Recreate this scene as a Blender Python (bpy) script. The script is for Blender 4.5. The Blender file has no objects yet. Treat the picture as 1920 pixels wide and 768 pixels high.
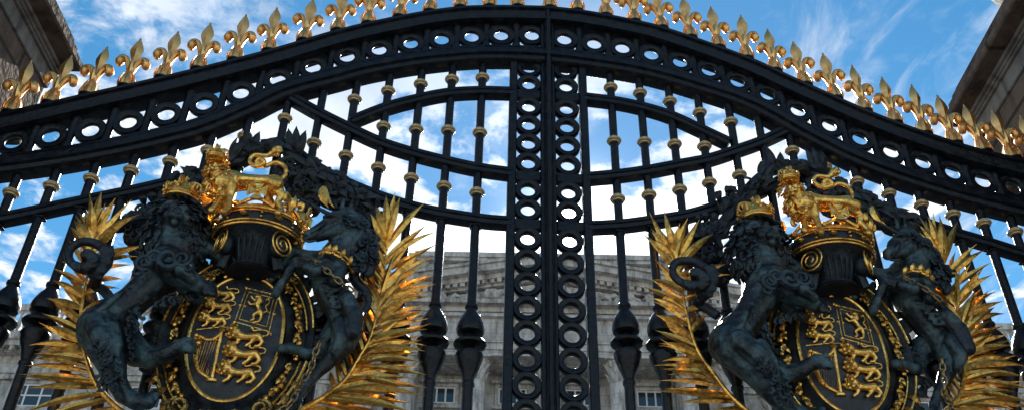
import bpy, math, random
import numpy as np
from mathutils import Vector, Matrix
rad = math.radians
rnd = random.Random(7)
sc = bpy.context.scene
COL = sc.collection

# ------------------------------------------------------------------ camera model (real metres)
PITCH, ROLL, FPX, YAW, GD, GX = 37.0, 1.128, 1800.0, 3.468, 4.6, 0.175
CAMP = np.array([0, 0, 1.6]); CF = np.array([0, math.cos(rad(PITCH)), math.sin(rad(PITCH))])
CU = np.array([0, -math.sin(rad(PITCH)), math.cos(rad(PITCH))]); CX = np.array([1., 0, 0])
GU = np.array([math.cos(rad(YAW)), math.sin(rad(YAW)), 0]); GN = np.array([math.sin(rad(YAW)), -math.cos(rad(YAW)), 0])
G0 = np.array([GX, GD, 0])
def ray(px, py):
    a, b, r = px-960, 384-py, rad(ROLL)
    x = a*math.cos(r)-b*math.sin(r); y = a*math.sin(r)+b*math.cos(r)
    return CF*FPX+CX*x+CU*y
def gate_at(px, py, off=0.):
    """survey of the photograph: sight line -> point on a plane `off` metres in front of the gate (gate coordinates)"""
    d = ray(px, py); t = ((G0+GN*off-CAMP)@GN)/(d@GN); P = CAMP+d*t
    return np.array([(P-G0)@GU, -off, P[2]])
CREST_U = -1.60
def K(px, py, off=0.1):                                   # point of the coat of arms, in its own coordinates
    p = gate_at(px, py, off); p[0] -= CREST_U; return p
PX = 1/330.0                                              # metres per surveyed pixel at the coat of arms

# ------------------------------------------------------------------ materials
def mat(name, base, rough=.5, metal=0., var=None, vscale=8., bump=0., bscale=40., spec=.5, vlo=.45, vhi=.62, rvar=0.):
    m = bpy.data.materials.new(name); m.use_nodes = True
    nt = m.node_tree; N = nt.nodes; L = nt.links; b = N['Principled BSDF']
    b.inputs['Base Color'].default_value = (*base, 1); b.inputs['Roughness'].default_value = rough
    b.inputs['Metallic'].default_value = metal; b.inputs['Specular IOR Level'].default_value = spec
    tc = N.new('ShaderNodeTexCoord')
    if var is not None:
        n = N.new('ShaderNodeTexNoise'); n.inputs['Scale'].default_value = vscale; n.inputs['Detail'].default_value = 8; n.inputs['Roughness'].default_value = .65
        L.new(tc.outputs['Object'], n.inputs['Vector'])
        r = N.new('ShaderNodeMapRange'); r.inputs[1].default_value = vlo; r.inputs[2].default_value = vhi
        L.new(n.outputs['Fac'], r.inputs[0])
        mx = N.new('ShaderNodeMix'); mx.data_type = 'RGBA'; mx.inputs[6].default_value = (*base, 1); mx.inputs[7].default_value = (*var, 1)
        L.new(r.outputs[0], mx.inputs[0]); L.new(mx.outputs[2], b.inputs['Base Color'])
        if rvar:
            rr = N.new('ShaderNodeMapRange'); rr.inputs[3].default_value = rough; rr.inputs[4].default_value = rough+rvar
            L.new(r.outputs[0], rr.inputs[0]); L.new(rr.outputs[0], b.inputs['Roughness'])
    if bump:
        n2 = N.new('ShaderNodeTexNoise'); n2.inputs['Scale'].default_value = bscale; n2.inputs['Detail'].default_value = 6
        L.new(tc.outputs['Object'], n2.inputs['Vector'])
        bp = N.new('ShaderNodeBump'); bp.inputs['Strength'].default_value = bump; bp.inputs['Distance'].default_value = .01
        L.new(n2.outputs['Fac'], bp.inputs['Height']); L.new(bp.outputs[0], b.inputs['Normal'])
    return m
def stone(name, base, dark, bw=1.6, bh=.55, axis='XZ', bump=.35, joint=.6):
    """ashlar masonry with joints, streaks of soot and weathering"""
    m = mat(name, base, .85, 0, spec=.2); nt = m.node_tree; N = nt.nodes; L = nt.links; b = N['Principled BSDF']
    tc = [n for n in N if n.type == 'TEX_COORD'][0]
    sp = N.new('ShaderNodeSeparateXYZ'); L.new(tc.outputs['Object'], sp.inputs[0])
    cb = N.new('ShaderNodeCombineXYZ'); L.new(sp.outputs[0 if axis[0] == 'X' else 1], cb.inputs[0]); L.new(sp.outputs[2], cb.inputs[1])
    br = N.new('ShaderNodeTexBrick'); L.new(cb.outputs[0], br.inputs['Vector'])
    br.inputs['Color1'].default_value = (*base, 1); br.inputs['Color2'].default_value = (*[c*.86 for c in base], 1)
    br.inputs['Mortar'].default_value = (*[c*joint for c in base], 1); br.inputs['Scale'].default_value = 1
    br.inputs['Brick Width'].default_value = bw; br.inputs['Row Height'].default_value = bh; br.inputs['Mortar Size'].default_value = .018
    n = N.new('ShaderNodeTexNoise'); n.inputs['Scale'].default_value = 1.7; n.inputs['Detail'].default_value = 10; n.inputs['Roughness'].default_value = .72
    mp = N.new('ShaderNodeMapping'); mp.inputs['Scale'].default_value = (1.6, 1.6, .5); L.new(tc.outputs['Object'], mp.inputs[0]); L.new(mp.outputs[0], n.inputs['Vector'])
    r = N.new('ShaderNodeMapRange'); r.inputs[1].default_value = .43; r.inputs[2].default_value = .64; L.new(n.outputs['Fac'], r.inputs[0])
    mx = N.new('ShaderNodeMix'); mx.data_type = 'RGBA'; L.new(r.outputs[0], mx.inputs[0]); L.new(br.outputs['Color'], mx.inputs[6]); mx.inputs[7].default_value = (*dark, 1)
    L.new(mx.outputs[2], b.inputs['Base Color'])
    n2 = N.new('ShaderNodeTexNoise'); n2.inputs['Scale'].default_value = 14; n2.inputs['Detail'].default_value = 8; L.new(tc.outputs['Object'], n2.inputs['Vector'])
    bp = N.new('ShaderNodeBump'); bp.inputs['Strength'].default_value = bump; bp.inputs['Distance'].default_value = .03
    L.new(n2.outputs['Fac'], bp.inputs['Height']); L.new(bp.outputs[0], b.inputs['Normal'])
    return m
M_IRON = mat('black_gloss_iron', (.003, .0035, .006), .34, 0, (.014, .015, .018), 17, .55, 34, spec=.30, vlo=.48, vhi=.72, rvar=.35)
M_BRONZE = mat('verdigris_bronze', (.012, .017, .022), .36, .3, (.085, .145, .155), 9, 1.0, 30, vlo=.46, vhi=.66, rvar=.22)
M_DARKB = mat('dark_mane_bronze', (.009, .012, .016), .38, .3, (.035, .06, .075), 9, .5, 60, rvar=.2)
M_DARK = mat('dark_bronze', (.010, .012, .017), .45, .3, (.03, .045, .055), 11, .5, 60, rvar=.2)
M_GOLD = mat('gilded_metal', (.95, .56, .14), .27, 1, (.34, .15, .03), 13, .45, 45, vlo=.46, vhi=.70, rvar=.3)
M_GOLDF = mat('gilded_finial_metal', (.93, .53, .19), .36, 1, (.50, .25, .08), 9, .2, 30, vlo=.48, vhi=.72, rvar=.2)
M_GOLDL = mat('gilded_leaf_metal', (.93, .50, .11), .30, 1, (.24, .10, .022), 18, .4, 60, vlo=.46, vhi=.68, rvar=.25)
M_FIELD = mat('shield_enamel', (.014, .014, .020), .5, 0, (.05, .055, .065), 14, .7, 26, vlo=.48, vhi=.75)
M_STONE = stone('portland_stone', (.57, .55, .52), (.22, .205, .19))
M_STONE2 = stone('carved_stone', (.58, .555, .52), (.17, .16, .15), 30, 30, bump=.6)
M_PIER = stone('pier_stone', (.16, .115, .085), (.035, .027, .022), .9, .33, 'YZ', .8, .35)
M_PIERL = stone('pier_moulding_lit_tone', (.26, .24, .22), (.07, .063, .056), 1.4, 9, 'YZ', .5)  # paler copy of the pier stone; the light on the fascia is put into its colour
M_WINF = mat('window_frame_paint', (.70, .70, .68), .5)
M_GLASS = mat('window_glass', (.02, .03, .04), .08, 0, spec=.8)

# ------------------------------------------------------------------ mesh builder
class MB:
    def __init__(s): s.v = []; s.f = []
    def add(s, vs, fs):
        o = len(s.v); s.v += [tuple(map(float, p)) for p in vs]; s.f += [tuple(i+o for i in f) for f in fs]; return s
    def box(s, a, b):
        x0, y0, z0 = a; x1, y1, z1 = b
        return s.add([(x0, y0, z0), (x1, y0, z0), (x1, y1, z0), (x0, y1, z0), (x0, y0, z1), (x1, y0, z1), (x1, y1, z1), (x0, y1, z1)],
                     [(3, 2, 1, 0), (4, 5, 6, 7), (0, 1, 5, 4), (1, 2, 6, 5), (2, 3, 7, 6), (3, 0, 4, 7)])
    def bbox(s, a, b, e=.01):                              # box with chamfered vertical and horizontal edges
        x0, y0, z0 = a; x1, y1, z1 = b
        ring = lambda i, z: [(x0+i, y0, z), (x1-i, y0, z), (x1, y0+i, z), (x1, y1-i, z), (x1-i, y1, z), (x0+i, y1, z), (x0, y1-i, z), (x0, y0+i, z)]
        def inset(z): return [(x0+e, y0+e, z), (x1-e, y0+e, z), (x1-e, y0+e, z), (x1-e, y1-e, z), (x1-e, y1-e, z), (x0+e, y1-e, z), (x0+e, y1-e, z), (x0+e, y0+e, z)]
        rs = [inset(z0), ring(e, z0+e), ring(e, z1-e), inset(z1)]
        fs = [tuple(range(7, -1, -1)), tuple(24+i for i in range(8))]
        for k in range(3):
            for i in range(8): j = (i+1) % 8; fs.append((k*8+i, k*8+j, k*8+8+j, k*8+8+i))
        return s.add([p for r in rs for p in r], fs)
    def lathe(s, prof, c=(0, 0, 0), n=20, sy=1., a0=0., a1=2*math.pi):
        full = abs(a1-a0-2*math.pi) < 1e-6; m = n if full else n+1; vs = []
        for r, z in prof:
            for i in range(m):
                a = a0+(a1-a0)*i/n; vs.append((c[0]+r*math.cos(a), c[1]+r*math.sin(a)*sy, c[2]+z))
        fs = []
        for k in range(len(prof)-1):
            for i in range(n):
                j = (i+1) % m; fs.append((k*m+i, k*m+j, (k+1)*m+j, (k+1)*m+i))
        if full: fs += [tuple(range(m-1, -1, -1)), tuple((len(prof)-1)*m+i for i in range(m))]
        return s.add(vs, fs)
    def tube(s, pts, rs, n=8, closed=False, flat=1., cap=True, up=(0, 1, 0)):
        P = [np.array(p, float) for p in pts]; k = len(P)
        if not hasattr(rs, '__len__'): rs = [rs]*k
        vs = []; upv = np.array(up, float)
        for i in range(k):
            a = P[(i-1) % k] if (closed or i > 0) else P[0]; b = P[(i+1) % k] if (closed or i < k-1) else P[-1]
            t = b-a; t = t/(np.linalg.norm(t)+1e-9)
            w = upv-t*(upv@t)
            if np.linalg.norm(w) < 1e-3: w = np.array([1., 0, 0])-t*t[0]
            w /= np.linalg.norm(w); q = np.cross(t, w)
            for j in range(n):
                an = 2*math.pi*j/n; vs.append(P[i]+(q*math.cos(an)+w*math.sin(an)*flat)*rs[i])
        fs = []
        for i in range(k if closed else k-1):
            i2 = (i+1) % k
            for j in range(n): j2 = (j+1) % n; fs.append((i*n+j, i*n+j2, i2*n+j2, i2*n+j))
        if cap and not closed: fs += [tuple(range(n-1, -1, -1)), tuple((k-1)*n+j for j in range(n))]
        return s.add(vs, fs)
    def ball(s, c, r, n=10, sc3=(1, 1, 1)):
        vs = [(c[0], c[1], c[2]-r*sc3[2])]; fs = []; m = n; h = n//2+1
        for k in range(1, h):
            t = math.pi*k/h
            for j in range(m):
                a = 2*math.pi*j/m; vs.append((c[0]+r*math.sin(t)*math.cos(a)*sc3[0], c[1]+r*math.sin(t)*math.sin(a)*sc3[1], c[2]-r*math.cos(t)*sc3[2]))
        vs.append((c[0], c[1], c[2]+r*sc3[2])); T = len(vs)-1
        for j in range(m):
            j2 = (j+1) % m; fs.append((0, 1+j2, 1+j)); fs.append((T, 1+(h-2)*m+j, 1+(h-2)*m+j2))
            for k in range(h-2): fs.append((1+k*m+j, 1+k*m+j2, 1+(k+1)*m+j2, 1+(k+1)*m+j))
        return s.add(vs, fs)
    def chain(s, pts, n=10):                              # tapered limb: (point, radius) list, closed shells for remeshing
        for p, r in pts: s.ball(p, r, n)
        for (p, r), (q, t) in zip(pts, pts[1:]): s.tube([p, q], [r*.98, t*.98], n)
        return s
    def sweep(s, pts, prof, closed=False):                # profile (n = along curve normal in x-z, y = depth) swept along a curve in the x-z plane
        k = len(pts); m = len(prof); vs = []
        for i in range(k):
            a = pts[(i-1) % k] if closed or i else pts[0]; b = pts[(i+1) % k] if closed or i < k-1 else pts[-1]
            tx, tz = b[0]-a[0], b[1]-a[1]; l = math.hypot(tx, tz) or 1; nx, nz = -tz/l, tx/l
            for (n_, y_) in prof: vs.append((pts[i][0]+nx*n_, y_, pts[i][1]+nz*n_))
        fs = []
        for i in range(k if closed else k-1):
            i2 = (i+1) % k
            for j in range(m): j2 = (j+1) % m; fs.append((i*m+j, i2*m+j, i2*m+j2, i*m+j2))
        if not closed: fs += [tuple(range(m)), tuple((k-1)*m+j for j in range(m-1, -1, -1))]
        return s.add(vs, fs)
    def leaf(s, base, tip, w, bend=(0, 0, 0), n=7, face=(0, -1, 0), fold=.55, th=.10):
        """pointed leaf with a raised midrib: diamond section, so it has thickness"""
        B, T, C = np.array(base, float), np.array(tip, float), np.array(bend, float); F = np.array(face, float); vs = []
        for i in range(n+1):
            t = i/n; p = B*(1-t)+T*t+C*4*t*(1-t)
            d = (T-B)+C*4*(1-2*t); d /= np.linalg.norm(d)+1e-9
            q = np.cross(d, F); q /= np.linalg.norm(q)+1e-9; nn = np.cross(q, d)
            ww = w*max(.02, math.sin(math.pi*min(1, t*.86+.12))**.8*(1-t**4)+.02)
            vs += [p-q*ww, p+nn*ww*fold, p+q*ww, p-nn*ww*th+nn*ww*fold*.2]
        fs = []
        for i in range(n):
            for j in range(4): j2 = (j+1) % 4; fs.append((4*i+j, 4*i+j2, 4*i+4+j2, 4*i+4+j))
        fs += [(3, 2, 1, 0), (4*n, 4*n+1, 4*n+2, 4*n+3)]
        return s.add(vs, fs)
    def mesh(s, name, m, smooth=True):
        me = bpy.data.meshes.new(name); me.from_pydata(s.v, [], s.f); me.validate(); me.update()
        import bmesh as bmm
        bm = bmm.new(); bm.from_mesh(me); bmm.ops.recalc_face_normals(bm, faces=bm.faces); bm.to_mesh(me); bm.free()
        if m: me.materials.append(m)
        if smooth:
            for p in me.polygons: p.use_smooth = True
            try: me.set_sharp_from_angle(angle=rad(38))
            except Exception: pass
        return me
    def build(s, name, m, parent=None, smooth=True, loc=(0, 0, 0)):
        return link(name, s.mesh(name, m, smooth), parent, loc)
def link(name, me, parent=None, loc=(0, 0, 0)):
    o = bpy.data.objects.new(name, me); COL.objects.link(o); o.location = loc
    if parent is not None: o.parent = parent
    return o
def remesh(mb, name, m, voxel=.007, smooth=3, disp=0., dscale=.05):
    """fuse overlapping shells into one continuous cast surface"""
    me = mb.mesh(name+'_src', None, False); o = bpy.data.objects.new(name+'_src', me); COL.objects.link(o)
    r = o.modifiers.new('r', 'REMESH'); r.mode = 'VOXEL'; r.voxel_size = voxel; r.use_smooth_shade = True
    if smooth: sm = o.modifiers.new('s', 'SMOOTH'); sm.iterations = smooth; sm.factor = .5
    dg = bpy.context.evaluated_depsgraph_get(); out = bpy.data.meshes.new_from_object(o.evaluated_get(dg))
    bpy.data.objects.remove(o); bpy.data.meshes.remove(me)
    out.name = name; out.materials.clear(); out.materials.append(m)
    for p in out.polygons: p.use_smooth = True
    return out
def empty(name, loc=(0, 0, 0), rz=0.):
    o = bpy.data.objects.new(name, None); COL.objects.link(o); o.location = loc; o.rotation_euler = (0, 0, rz); o.empty_display_size = .2; return o
def tag(o, label=None, cat=None, group=None, kind=None):
    for k, v in (('label', label), ('category', cat), ('group', group), ('kind', kind)):
        if v: o[k] = v
    return o
def curve(pts, n=8):                                       # Catmull-Rom through the survey points
    P = [np.array(p, float) for p in pts]; P = [2*P[0]-P[1]]+P+[2*P[-1]-P[-2]]; out = []
    for i in range(1, len(P)-2):
        a, b, c, d = P[i-1:i+3]
        for k in range(n):
            t = k/n; out.append(.5*((2*b)+(c-a)*t+(2*a-5*b+4*c-d)*t*t+(3*b-a-3*c+d)*t**3))
    out.append(P[-2]); return out
def interp(pts, x):
    return float(np.interp(x, [p[0] for p in pts], [p[1] for p in pts]))

# ------------------------------------------------------------------ gate
# surveyed centre lines, gate coordinates (u, z)
TOP = {-1: [(.045, 6.79), (-.30, 6.765), (-.60, 6.72), (-.94, 6.61), (-1.36, 6.43), (-1.82, 6.18), (-2.38, 5.91), (-2.86, 5.70), (-3.32, 5.50), (-3.52, 5.43)],
       1: [(.045, 6.79), (.30, 6.772), (.60, 6.72), (.90, 6.64), (1.43, 6.41), (1.77, 6.21), (2.27, 5.93), (2.75, 5.73), (3.09, 5.64), (3.42, 5.57)]}
BOT = {-1: [(.045, 6.235), (-.21, 6.23), (-.48, 6.20), (-.80, 6.125), (-1.03, 6.05), (-1.17, 5.995), (-1.30, 5.93), (-1.60, 5.785), (-1.80, 5.62), (-2.045, 5.44), (-2.24, 5.345), (-2.47, 5.25), (-2.68, 5.175), (-2.887, 5.11), (-3.17, 5.035), (-3.52, 4.95)],
       1: [(.045, 6.235), (.30, 6.217), (.67, 6.165), (1.02, 6.06), (1.37, 5.92), (1.69, 5.69), (1.87, 5.57), (2.026, 5.48), (2.21, 5.397), (2.40, 5.325), (2.59, 5.26), (2.77, 5.21), (2.9, 5.178), (3.42, 5.06)]}
RING = {-1: [(-.062, 6.525), (-.275, 6.505), (-.476, 6.471), (-.678, 6.426), (-.884, 6.37), (-1.089, 6.29), (-1.292, 6.206), (-1.501, 6.088), (-1.709, 5.958), (-1.92, 5.822), (-2.128, 5.708), (-2.339, 5.604), (-2.55, 5.521), (-2.756, 5.439), (-2.973, 5.375), (-3.177, 5.312), (-3.385, 5.25)],
        1: [(.164, 6.504), (.371, 6.48), (.566, 6.456), (.764, 6.411), (.959, 6.356), (1.152, 6.291), (1.34, 6.202), (1.531, 6.099), (1.717, 5.969), (1.909, 5.851), (2.092, 5.75), (2.277, 5.655), (2.471, 5.58), (2.649, 5.509), (2.83, 5.453), (3.018, 5.414), (3.21, 5.37)]}
ARCA = {-1: [(-1.20, 5.63), (-.989, 5.765), (-.792, 5.855), (-.607, 5.92), (-.399, 5.955), (-.18, 5.967)], 1: [(1.21, 5.64), (1.043, 5.736), (.843, 5.845), (.66, 5.905), (.478, 5.94), (.28, 5.957)]}
ARCB = {-1: [(-1.66, 5.84), (-1.436, 5.70), (-1.257, 5.60), (-1.011, 5.475), (-.808, 5.405), (-.591, 5.35), (-.393, 5.31), (-.18, 5.287)], 1: [(1.70, 5.84), (1.437, 5.676), (1.251, 5.581), (1.067, 5.495), (.877, 5.435), (.669, 5.371), (.465, 5.32), (.28, 5.285)]}
ARCC = {-1: [(-3.50, 4.62), (-3.068, 4.746), (-2.748, 4.862), (-2.248, 5.046), (-1.876, 5.23), (-1.62, 5.42), (-1.40, 5.27), (-1.204, 5.155), (-.937, 5.041), (-.679, 4.97), (-.362, 4.927), (-.18, 4.92)],
        1: [(3.40, 4.76), (2.927, 4.893), (2.731, 4.958), (2.499, 5.03), (2.287, 5.108), (2.023, 5.215), (1.875, 5.273), (1.64, 5.43), (1.476, 5.335), (1.342, 5.25), (1.179, 5.17), (1.016, 5.097), (.855, 5.035), (.658, 4.985), (.479, 4.945), (.28, 4.918)]}
BARS = {-1: [-.388, -.588, -.789, -.994, -1.200, -1.405, -1.612, -1.83, -2.028, -2.232, -2.442, -2.653, -2.862, -3.07, -3.28],
        1: [.467, .662, .857, 1.049, 1.248, 1.433, 1.621, 1.812, 2.0, 2.187, 2.377, 2.562, 2.742, 2.927, 3.115]}
ZURN = {-1: 4.345, 1: 4.40}

def finial_mesh():
    b = MB()
    b.lathe([(.020, -.03), (.046, -.012), (.049, .012), (.044, .04), (.036, .07), (.024, .105), (.020, .125), (.029, .14), (.029, .152), (.018, .168), (.016, .20), (.014, .23)], n=14, sy=.95)
    for k in range(8):                                     # gathered leaves round the foot
        a = 2*math.pi*(k+.5)/8; c, s_ = math.cos(a), math.sin(a)
        b.leaf((c*.047, s_*.045, -.02), (c*.024, s_*.022, .125), .017, (c*.012, s_*.012, -.01), 5, (c, s_, 0), .5)
    # four sided spear head
    vs = []; pr = [(.012, .20), (.020, .235), (.036, .285), (.042, .318), (.034, .355), (.017, .398), (.009, .412), (.009, .425), (.002, .437)]
    for r, z in pr: vs += [(-r, 0, z), (0, -r*.62, z), (r, 0, z), (0, r*.62, z)]
    fs = [(4*i+j, 4*i+(j+1) % 4, 4*i+4+(j+1) % 4, 4*i+4+j) for i in range(len(pr)-1) for j in range(4)]+[(3, 2, 1, 0), tuple(4*(len(pr)-1)+j for j in range(4))]
    b.add(vs, fs)
    for sx in (-1, 1):                                     # curled petals
        pts = curve([(sx*.008, 0, .105), (sx*.017, 0, .155), (sx*.030, 0, .200), (sx*.048, 0, .232), (sx*.069, 0, .230), (sx*.081, 0, .206), (sx*.077, 0, .180), (sx*.070, 0, .166)], 4)
        n = len(pts); rs = [np.interp(i/(n-1), [0, .25, .45, .6, .75, .88, 1], [.013, .017, .022, .028, .029, .019, .005]) for i in range(n)]
        b.tube(pts, rs, 12, flat=1.2)
        b.tube([(sx*.020, -.018, .14), (sx*.034, -.026, .195), (sx*.054, -.034, .222), (sx*.074, -.034, .214), (sx*.078, -.028, .190)], [.003, .005, .006, .005, .003], 6)
    b.leaf((0, -.012, .10), (0, -.030, .235), .012, (0, -.012, 0), 5)
    b.leaf((0, .012, .10), (0, .030, .235), .012, (0, .012, 0), 5, (0, 1, 0))
    return b.mesh('finial', M_GOLDF)
def collar_mesh():
    return MB().lathe([(.026, -.024), (.036, -.022), (.038, -.016), (.034, -.012), (.045, -.007), (.048, 0), (.046, .007), (.036, .012), (.037, .018), (.027, .022)], n=16).mesh('collar', M_GOLDC)
M_GOLDC = mat('aged_gilding', (.66, .50, .27), .42, .6, (.36, .25, .13), 14, .3, 50, vlo=.4, vhi=.7, rvar=.25)
def ring_mesh(name, R, r, h):
    """flat annulus with a rounded inner and outer edge, axis along y"""
    prof = [(R-.004, -h), (R, -h+.006), (R, h-.006), (R-.004, h), (r+.012, h), (r+.004, h-.005), (r, h-.013), (r, -h+.013), (r+.004, -h+.005), (r+.012, -h)]
    n = 32; m = len(prof); vs = [(p*math.cos(2*math.pi*i/n), y, p*math.sin(2*math.pi*i/n)) for i in range(n) for p, y in prof]
    fs = [(i*m+j, i*m+(j+1) % m, ((i+1) % n)*m+(j+1) % m, ((i+1) % n)*m+j) for i in range(n) for j in range(m)]
    return MB().add(vs, fs).mesh(name, M_IRON)
def bar_mesh(u, zb, zt, urn_z):
    b = MB(); r = .0265
    pr = [(r*1.1, 0), (r*1.1, urn_z-.50)]
    pr += [(0.0300, urn_z-.495), (0.0360, urn_z-.485), (0.0360, urn_z-.470), (0.0300, urn_z-.462), (0.0340, urn_z-.44), (0.0590, urn_z-.375), (0.0743, urn_z-.325), (0.0779, urn_z-.305), (0.0732, urn_z-.296),
           (0.0300, urn_z-.290), (0.0280, urn_z-.268), (0.0590, urn_z-.262), (0.0873, urn_z-.250), (0.0920, urn_z-.238), (0.0826, urn_z-.224), (0.0590, urn_z-.212), (0.0330, urn_z-.204), (0.0310, urn_z-.188),
           (0.0590, urn_z-.182), (0.0732, urn_z-.172), (0.0779, urn_z-.150), (0.0732, urn_z-.118), (0.0566, urn_z-.075), (0.0340, urn_z-.040), (0.0300, urn_z-.022), (0.0370, urn_z-.014), (0.0370, urn_z+.002), (0.0280, urn_z+.01), (r, urn_z+.02)]
    pr += [(r, zt-zb)]
    return b.lathe([(p, z) for p, z in pr], n=14).mesh('bar', M_IRON)
def prof_rect(n0, n1, y0, y1, c=.008):
    return [(n0+c, y0), (n0, y0+c), (n0, y1-c), (n0+c, y1), (n1-c, y1), (n1, y1-c), (n1, y0+c), (n1-c, y0)]
def xz(pts, n=6): return [(p[0], p[1]) for p in curve(pts, n)]

ME_FIN = finial_mesh(); ME_COL = collar_mesh(); ME_RING = ring_mesh('ring', .096, .049, .019); ME_SRING = ring_mesh('ring', .081, .043, .024)

def build_leaf(sd):
    """one leaf of the gate; sd -1 left, 1 right. Root empty stands at the foot of the hinge stile."""
    hu = -3.47 if sd < 0 else 3.37
    hinge = G0+GU*hu
    root = empty('gate_leaf', tuple(hinge), rad(YAW)); o = (-hu, 0, 0)
    def put(name, me, u, y, z): return link(name, me, root, (u-hu, y, z))
    T = xz(TOP[sd]); B = xz(BOT[sd])
    # in the sweep, normal must point up: run curves with increasing u
    up = lambda c: c if c[0][0] < c[-1][0] else c[::-1]
    T, B = up(T), up(B)
    b = MB()
    # moulded top rail
    b.sweep(T, [(0, -.035), (-.012, -.052), (-.030, -.055), (-.036, -.082), (-.062, -.086), (-.070, -.066), (-.112, -.060), (-.124, -.072), (-.150, -.070), (-.158, -.045), (-.158, .045), (-.150, .070), (-.124, .072), (-.112, .060), (-.070, .066), (-.062, .086), (-.036, .082), (-.030, .055), (-.012, .052), (0, .035)])
    rail = b.build('arched_top_rail', M_IRON, root, loc=o)
    b = MB(); b.sweep(B, [(.165, -.026), (.158, -.036), (.130, -.040), (.120, -.050), (.085, -.054), (.076, -.078), (.048, -.080), (.040, -.060), (.012, -.056), (0, -.040), (0, .040), (.012, .056), (.040, .060), (.048, .080), (.076, .078), (.085, .054), (.120, .050), (.130, .040), (.158, .036), (.165, .026)])
    lrail = b.build('arched_lower_rail', M_IRON, root, loc=o)
    R = RING[sd]
    for i, (u, z) in enumerate(R):
        link('ring', ME_RING, rail, (u, .0, z))
    for i in range(len(R)-1):                              # short posts between the rings
        u = (R[i][0]+R[i+1][0])/2; zt = interp(T, u)-.14; zb = interp(B, u)+.15
        sl = (R[i+1][1]-R[i][1])/(R[i+1][0]-R[i][0])
        link('short_post', MB().lathe([(.026, zb), (.031, zb+.04), (.026, zb+.06), (.026, zt-.06), (.031, zt-.04), (.026, zt)], (u, 0, 0), 12).mesh('short_post', M_IRON), rail)
    # finials above the posts
    us = [(R[i][0]+R[i+1][0])/2 for i in range(len(R)-1)]
    if sd < 0: us = [-.165]+us[0:]; us[1] = us[1]
    else: us = [.066]+us
    if sd < 0: us = [-.165, -.361, -.566, -.776, -.982, -1.19, -1.385, -1.598, -1.81, -2.015, -2.23, -2.437, -2.645, -2.858, -3.062, -3.27]
    else: us = [.066, .264, .464, .668, .859, 1.056, 1.246, 1.434, 1.617, 1.808, 1.998, 2.18, 2.366, 2.548, 2.732, 2.917, 3.10, 3.28]
    for u in us:
        z = interp(T, u); cup = MB().lathe([(.040, -.03), (.040, .004), (.052, .010), (.052, .022), (.040, .03), (.030, .034)], n=14)
        f = put('finial', ME_FIN, u, 0, z+.035)
        f.rotation_euler = (rad(rnd.uniform(-2, 2)), rad(rnd.uniform(-2.5, 2.5)), rad(rnd.uniform(-9, 9))); f.scale = (1, 1, rnd.uniform(.975, 1.02))
        cup.build('socket', M_IRON, f, loc=(0, 0, -.035))
    # secondary curved rails
    PR = prof_rect(-.032, .032, -.030, .030, .010)
    PR2 = [(-.036, -.026), (-.030, -.038), (-.006, -.040), (.0, -.030), (.006, -.040), (.030, -.038), (.036, -.026), (.036, .026), (.030, .038), (-.030, .038), (-.036, .026)]
    for nm, C in (('lens_rail', ARCA), ('swept_rail', ARCB), ('cresting_rail', ARCC)):
        MB().sweep(up(xz(C[sd])), PR2).build(nm, M_IRON, root, loc=o)
    MB().sweep([(min(BARS[sd][0], BARS[sd][-1])-.15, 1.10), (max(BARS[sd][0], BARS[sd][-1])+.05, 1.10)], PR2).build('lock_rail', M_IRON, root, loc=o)
    MB().sweep([(min(BARS[sd][0], BARS[sd][-1])-.15, .18), (max(BARS[sd][0], BARS[sd][-1])+.05, .18)], PR2).build('bottom_rail', M_IRON, root, loc=o)
    Ac, Bc, Cc = (up([tuple(p) for p in c[sd]]) for c in (ARCA, ARCB, ARCC))
    for u in BARS[sd]:
        zt = interp(B, u)+.02; me = bar_mesh(u, .10, zt, ZURN[sd]-.10)
        bar = put('bar', me, u, 0, .10)
        zs = []
        au = abs(u)
        if au < 1.12:
            lim = [zt, interp(Ac, u), interp(Bc, u), interp(Cc, u)]
            zs = [(lim[0]-.02+lim[1])/2+.01, (lim[1]+lim[2])/2-(.02 if au < .9 else .0), (lim[2]+lim[3])/2+.015]
        elif au < 1.3: zs = [(zt+interp(Bc, u))/2+.045, (interp(Bc, u)+interp(Cc, u))/2]
        elif au < 1.5: zs = [interp(Bc, u)-.235]
        else: zs = [interp(B, u)*.55+interp(Cc, u)*.45+.02]
        for z in zs:
            c = link('collar', ME_COL, bar, (0, 0, z-.10))
        link('scroll_step', MB().bbox((-.034, -.034, interp(Cc, u)-.050), (.034, .034, interp(Cc, u)-.037), .006).mesh('step', M_IRON), bar, (0, 0, -.10))
    # meeting stile with its column of rings
    ub = (-.181, -.003, -.0805) if sd < 0 else (.278, .093, .166)
    MB().bbox((ub[0]-.027, -.036, .10), (ub[0]+.025, .036, interp(B, ub[0])+.02), .006).build('stile_bar', M_IRON, root, loc=o)
    if sd < 0:
        st = MB().bbox((-.004, -.034, .10), (.0425, .034, 6.66), .006)
        st.bbox((.020, -.066, .10), (.072, -.0345, 6.765), .010); st.tube([(.046, -.066, .1), (.046, -.066, 6.74)], .016, 10)
    else: st = MB().bbox((.0465, -.033, .10), (.092, .034, 6.66), .006)
    st = st.build('meeting_stile', M_IRON, root, loc=o)
    zz = [6.20, 6.05, 5.85, 5.693, 5.536, 5.379, 5.166, 5.02, 4.812]+[4.655-.1565*k for k in range(29)]
    for k, z in enumerate(zz):
        link('ring', ME_SRING, st, (ub[2], 0, z))
    for z in (5.96, 5.275, 4.915):                         # rails crossing behind the ring column
        MB().bbox((min(ub[0], ub[1]), -.022, z-.036), (max(ub[0], ub[1]), .028, z+.036), .006).build('cross_rail', M_IRON, st)
    # hinge stile
    MB().bbox((hu-.045, -.05, 0), (hu+.045, .05, interp(B, hu)+.06), .01).build('hinge_stile', M_IRON, root, loc=o)
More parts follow.
